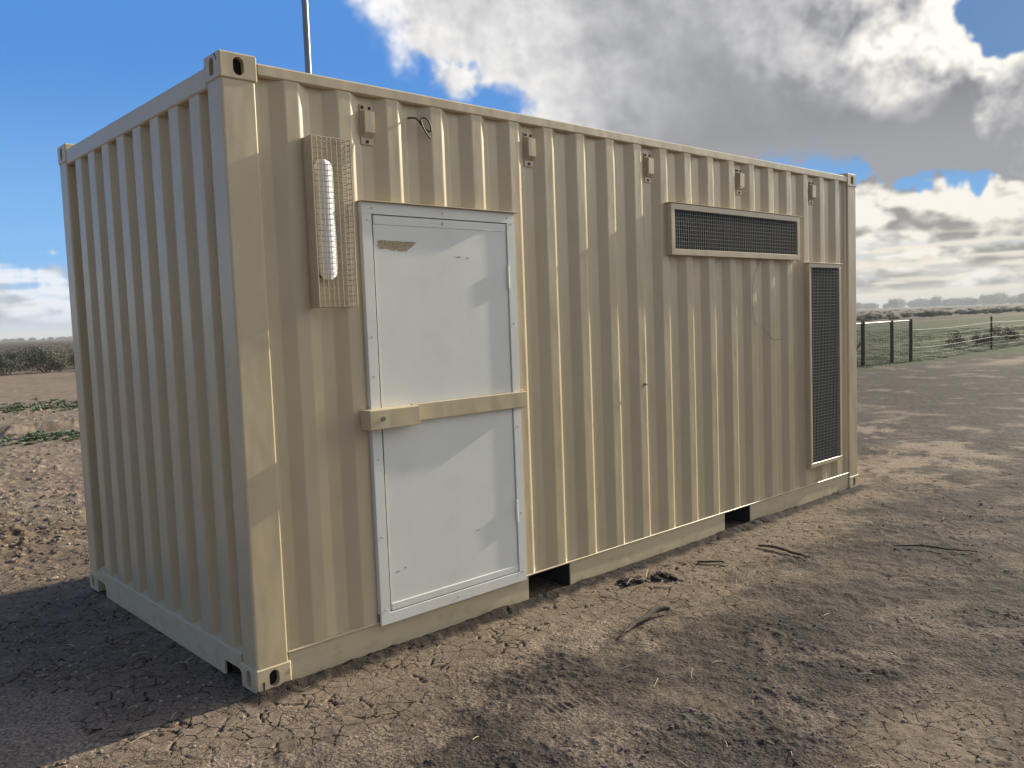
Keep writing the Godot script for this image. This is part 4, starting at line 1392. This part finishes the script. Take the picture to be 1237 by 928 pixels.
func build_litter() -> void:
	# clods and crumbs on the churned soil
	for kind in 2:
		var tf := []
		var cols := []
		for k in 8000:
			var az := rng.randf_range(2.0, 80.0)
			var r := 2.8 + 11.0 * pow(rng.randf(), 1.6)
			var p := polar(az, r)
			if p.x > -0.03 and p.x < LEN + 0.03 and p.z < 0.03 and p.z > -WID - 0.03: continue
			if g_mid.get_noise_2d(p.x * 1.7 + 9.0, p.z * 1.7) < -0.15 + 0.25 * rng.randf(): continue
			var l := land(p.x, p.z, r)
			var s := 0.002 + 0.009 * pow(rng.randf(), 3.5)
			p.y = l[0] + s * 0.15
			tf.append(Transform3D(spin(s, rng.randf_range(0.6, 1.0), 0.4), p))
			var c: Color = l[1]
			var t := rng.randf_range(0.58, 0.95)
			cols.append(Color(c.r * t, c.g * t, c.b * t))
		scatter(["crumbs", "clods"][kind], lump_mesh(60 + kind), M.clod, tf, ["fine crumbs of soil strewn over the ground", "small clods of soil strewn over the ground"][kind], "soil", cols)
	# coarser clods on the left flat and over the spoil heap
	var tf3 := []
	var col3 := []
	for k in 1500:
		var p: Vector3
		if k < 420:
			p = Vector3(-0.55 + rng.randfn() * 0.62, 0, -4.3 + rng.randfn() * 0.42)
		else:
			p = polar(rng.randf_range(3.0, 20.0), 6.0 + 20.0 * pow(rng.randf(), 1.2))
			if p.z > -2.6 or g_mid.get_noise_2d(p.x * 0.9, p.z * 0.9) < -0.1: continue
		if p.x > -0.06 and p.z > -WID - 0.1 and p.z < 0.1: continue
		var r := Vector2(p.x - CAM.x, p.z - CAM.z).length()
		var l := land(p.x, p.z, r)
		var s := 0.010 + 0.032 * pow(rng.randf(), 2.5) * (1.0 if k < 420 else 0.5 + r / 20.0)
		p.y = l[0] + s * 0.1
		tf3.append(Transform3D(spin(s, rng.randf_range(0.5, 0.9), 0.4), p))
		var t := rng.randf_range(0.45, 0.85)
		col3.append(Color(l[1].r * t, l[1].g * t, l[1].b * t))
	scatter("earth_clods", lump_mesh(66), M.clod, tf3, "brown clods of earth on the flat and heap left of the container", "soil", col3)
	# pale straws
	var st := MB.new()
	st.tube([Vector3(-0.5, 0, 0), Vector3(-0.1, 0.05, 0.02), Vector3(0.5, 0.0, 0.10)], 0.022, 4)
	var tf2 := []
	for k in 420:
		var p := polar(rng.randf_range(4.0, 78.0), 2.9 + 9.0 * pow(rng.randf(), 1.3))
		if p.x > -0.03 and p.x < LEN + 0.03 and p.z < 0.06 and p.z > -WID: continue
		p.y = ground_y(p.x, p.z) + 0.004
		tf2.append(Transform3D(spin(rng.randf_range(0.03, 0.085), 1.0, 0.35), p))
	scatter("straw_bits", st.mesh(), M.straw, tf2, "pale bits of straw scattered on the soil", "straw")
	# sticks
	var sticks := [
		[[Vector3(1.640, 0.004, 0.780), Vector3(1.70, 0.014, 0.765), Vector3(1.80, 0.022, 0.735), Vector3(1.92, 0.030, 0.730), Vector3(2.03, 0.042, 0.712), Vector3(2.12, 0.030, 0.735)], [0.003, 0.006, 0.013, 0.015, 0.019, 0.012], "bent brown stick with a thick end lying nearest the door"],
		[[Vector3(3.62, 0.016, 0.40), Vector3(3.63, 0.022, 0.52), Vector3(3.60, 0.018, 0.66), Vector3(3.57, 0.014, 0.82)], [0.006, 0.010, 0.009, 0.004], "dark stick lying by the second fork pocket"],
		[[Vector3(3.02, 0.010, 0.30), Vector3(3.06, 0.016, 0.38), Vector3(3.14, 0.010, 0.44)], [0.007, 0.008, 0.005], "short dark twig close to the container between the fork pockets"],
		[[Vector3(4.22, 0.012, 1.10), Vector3(4.29, 0.022, 1.26), Vector3(4.30, 0.026, 1.40), Vector3(4.36, 0.012, 1.60)], [0.003, 0.007, 0.006, 0.003], "thin crooked stick furthest out on the dark soil"],
	]
	for s in sticks:
		var mb := MB.new()
		var pth := smooth(s[0], 4)
		var rad := []
		for k in pth.size():
			var t: float = k / float(pth.size() - 1) * (s[1].size() - 1)
			var i := int(minf(t, s[1].size() - 2))
			rad.append(lerpf(s[1][i], s[1][i + 1], t - i) * rng.randf_range(0.9, 1.12))
			var q: Vector3 = pth[k]
			pth[k] = q + Vector3(0, ground_y(q.x, q.z), 0)
		mb.tube(pth, rad, 7)
		var o := put("stick", mb, M.bark)
		tag(o, s[2], "stick")
	# clump of dark roots and mud by the wall
	var R := thing("mud_clump", Vector3(2.50, 0.0, 0.25), "black clump of mud and roots on the pale soil by the first fork pocket", "mud")
	for k in 22:
		var lm := lump_mesh(80 + k % 4, 2)
		var o := put("lump", lm, M.mud, R)
		var t := rng.randf()
		var p := Vector3((t - 0.5) * 0.30 + rng.randfn() * 0.03, 0, 0.02 + (t - 0.5) * 0.16 + rng.randfn() * 0.025)
		var s := rng.randf_range(0.014, 0.034)
		p.y = ground_y(R.position.x + p.x, R.position.z + p.z) + s * 0.2
		o.transform = Transform3D(spin(s, 0.9, 0.5), p)
	for k in 7:
		var mb := MB.new()
		var a := rng.randf() * TAU
		var p := Vector3(rng.randfn() * 0.09, 0.02, 0.05 + rng.randfn() * 0.08)
		var d := Vector3(cos(a), rng.randf_range(-0.1, 0.25), sin(a)) * rng.randf_range(0.06, 0.14)
		mb.tube([p, p + d * 0.5 + Vector3(0, 0.012, 0), p + d], [0.004, 0.003, 0.0015], 5)
		put("root", mb, M.straw if k < 3 else M.bark, R)

# ------------------------------------------------------------------
func _ready() -> void:
	rng.seed = 7
	var cam := Camera3D.new()
	cam.name = "camera"
	cam.fov = 48.8
	cam.near = 0.05
	cam.far = 9000.0
	cam.transform = Transform3D(Basis.from_euler(Vector3(-0.074, -0.746, -0.037)), CAM)
	add_child(cam)
	cam.current = true

	var env := Environment.new()
	env.background_mode = Environment.BG_SKY
	var sky := Sky.new()
	var pano := PanoramaSkyMaterial.new()
	pano.panorama = make_sky()
	sky.sky_material = pano
	env.sky = sky
	env.tonemap_mode = Environment.TONE_MAPPER_LINEAR
	env.tonemap_exposure = 1.5
	env.background_energy_multiplier = 0.667
	env.sdfgi_enabled = true
	env.ssao_enabled = true
	env.ssil_enabled = true
	env.fog_enabled = true
	env.fog_density = 0.0005
	env.fog_light_color = Color(0.90, 0.91, 0.92)
	var we := WorldEnvironment.new()
	we.name = "world"
	we.environment = env
	add_child(we)

	var sun := DirectionalLight3D.new()
	sun.name = "sun"
	sun.light_color = Color(1.0, 0.96, 0.86)
	sun.light_energy = 1.6
	sun.light_angular_distance = 0.9
	sun.shadow_enabled = true
	sun.basis = Basis.looking_at(Vector3(-1.0, -0.42, -0.048))
	add_child(sun)

	make_materials()
	build_ground()
	build_container()
	build_light()
	build_cables()
	build_mast()
	build_fence()
	build_plants()
	build_litter()
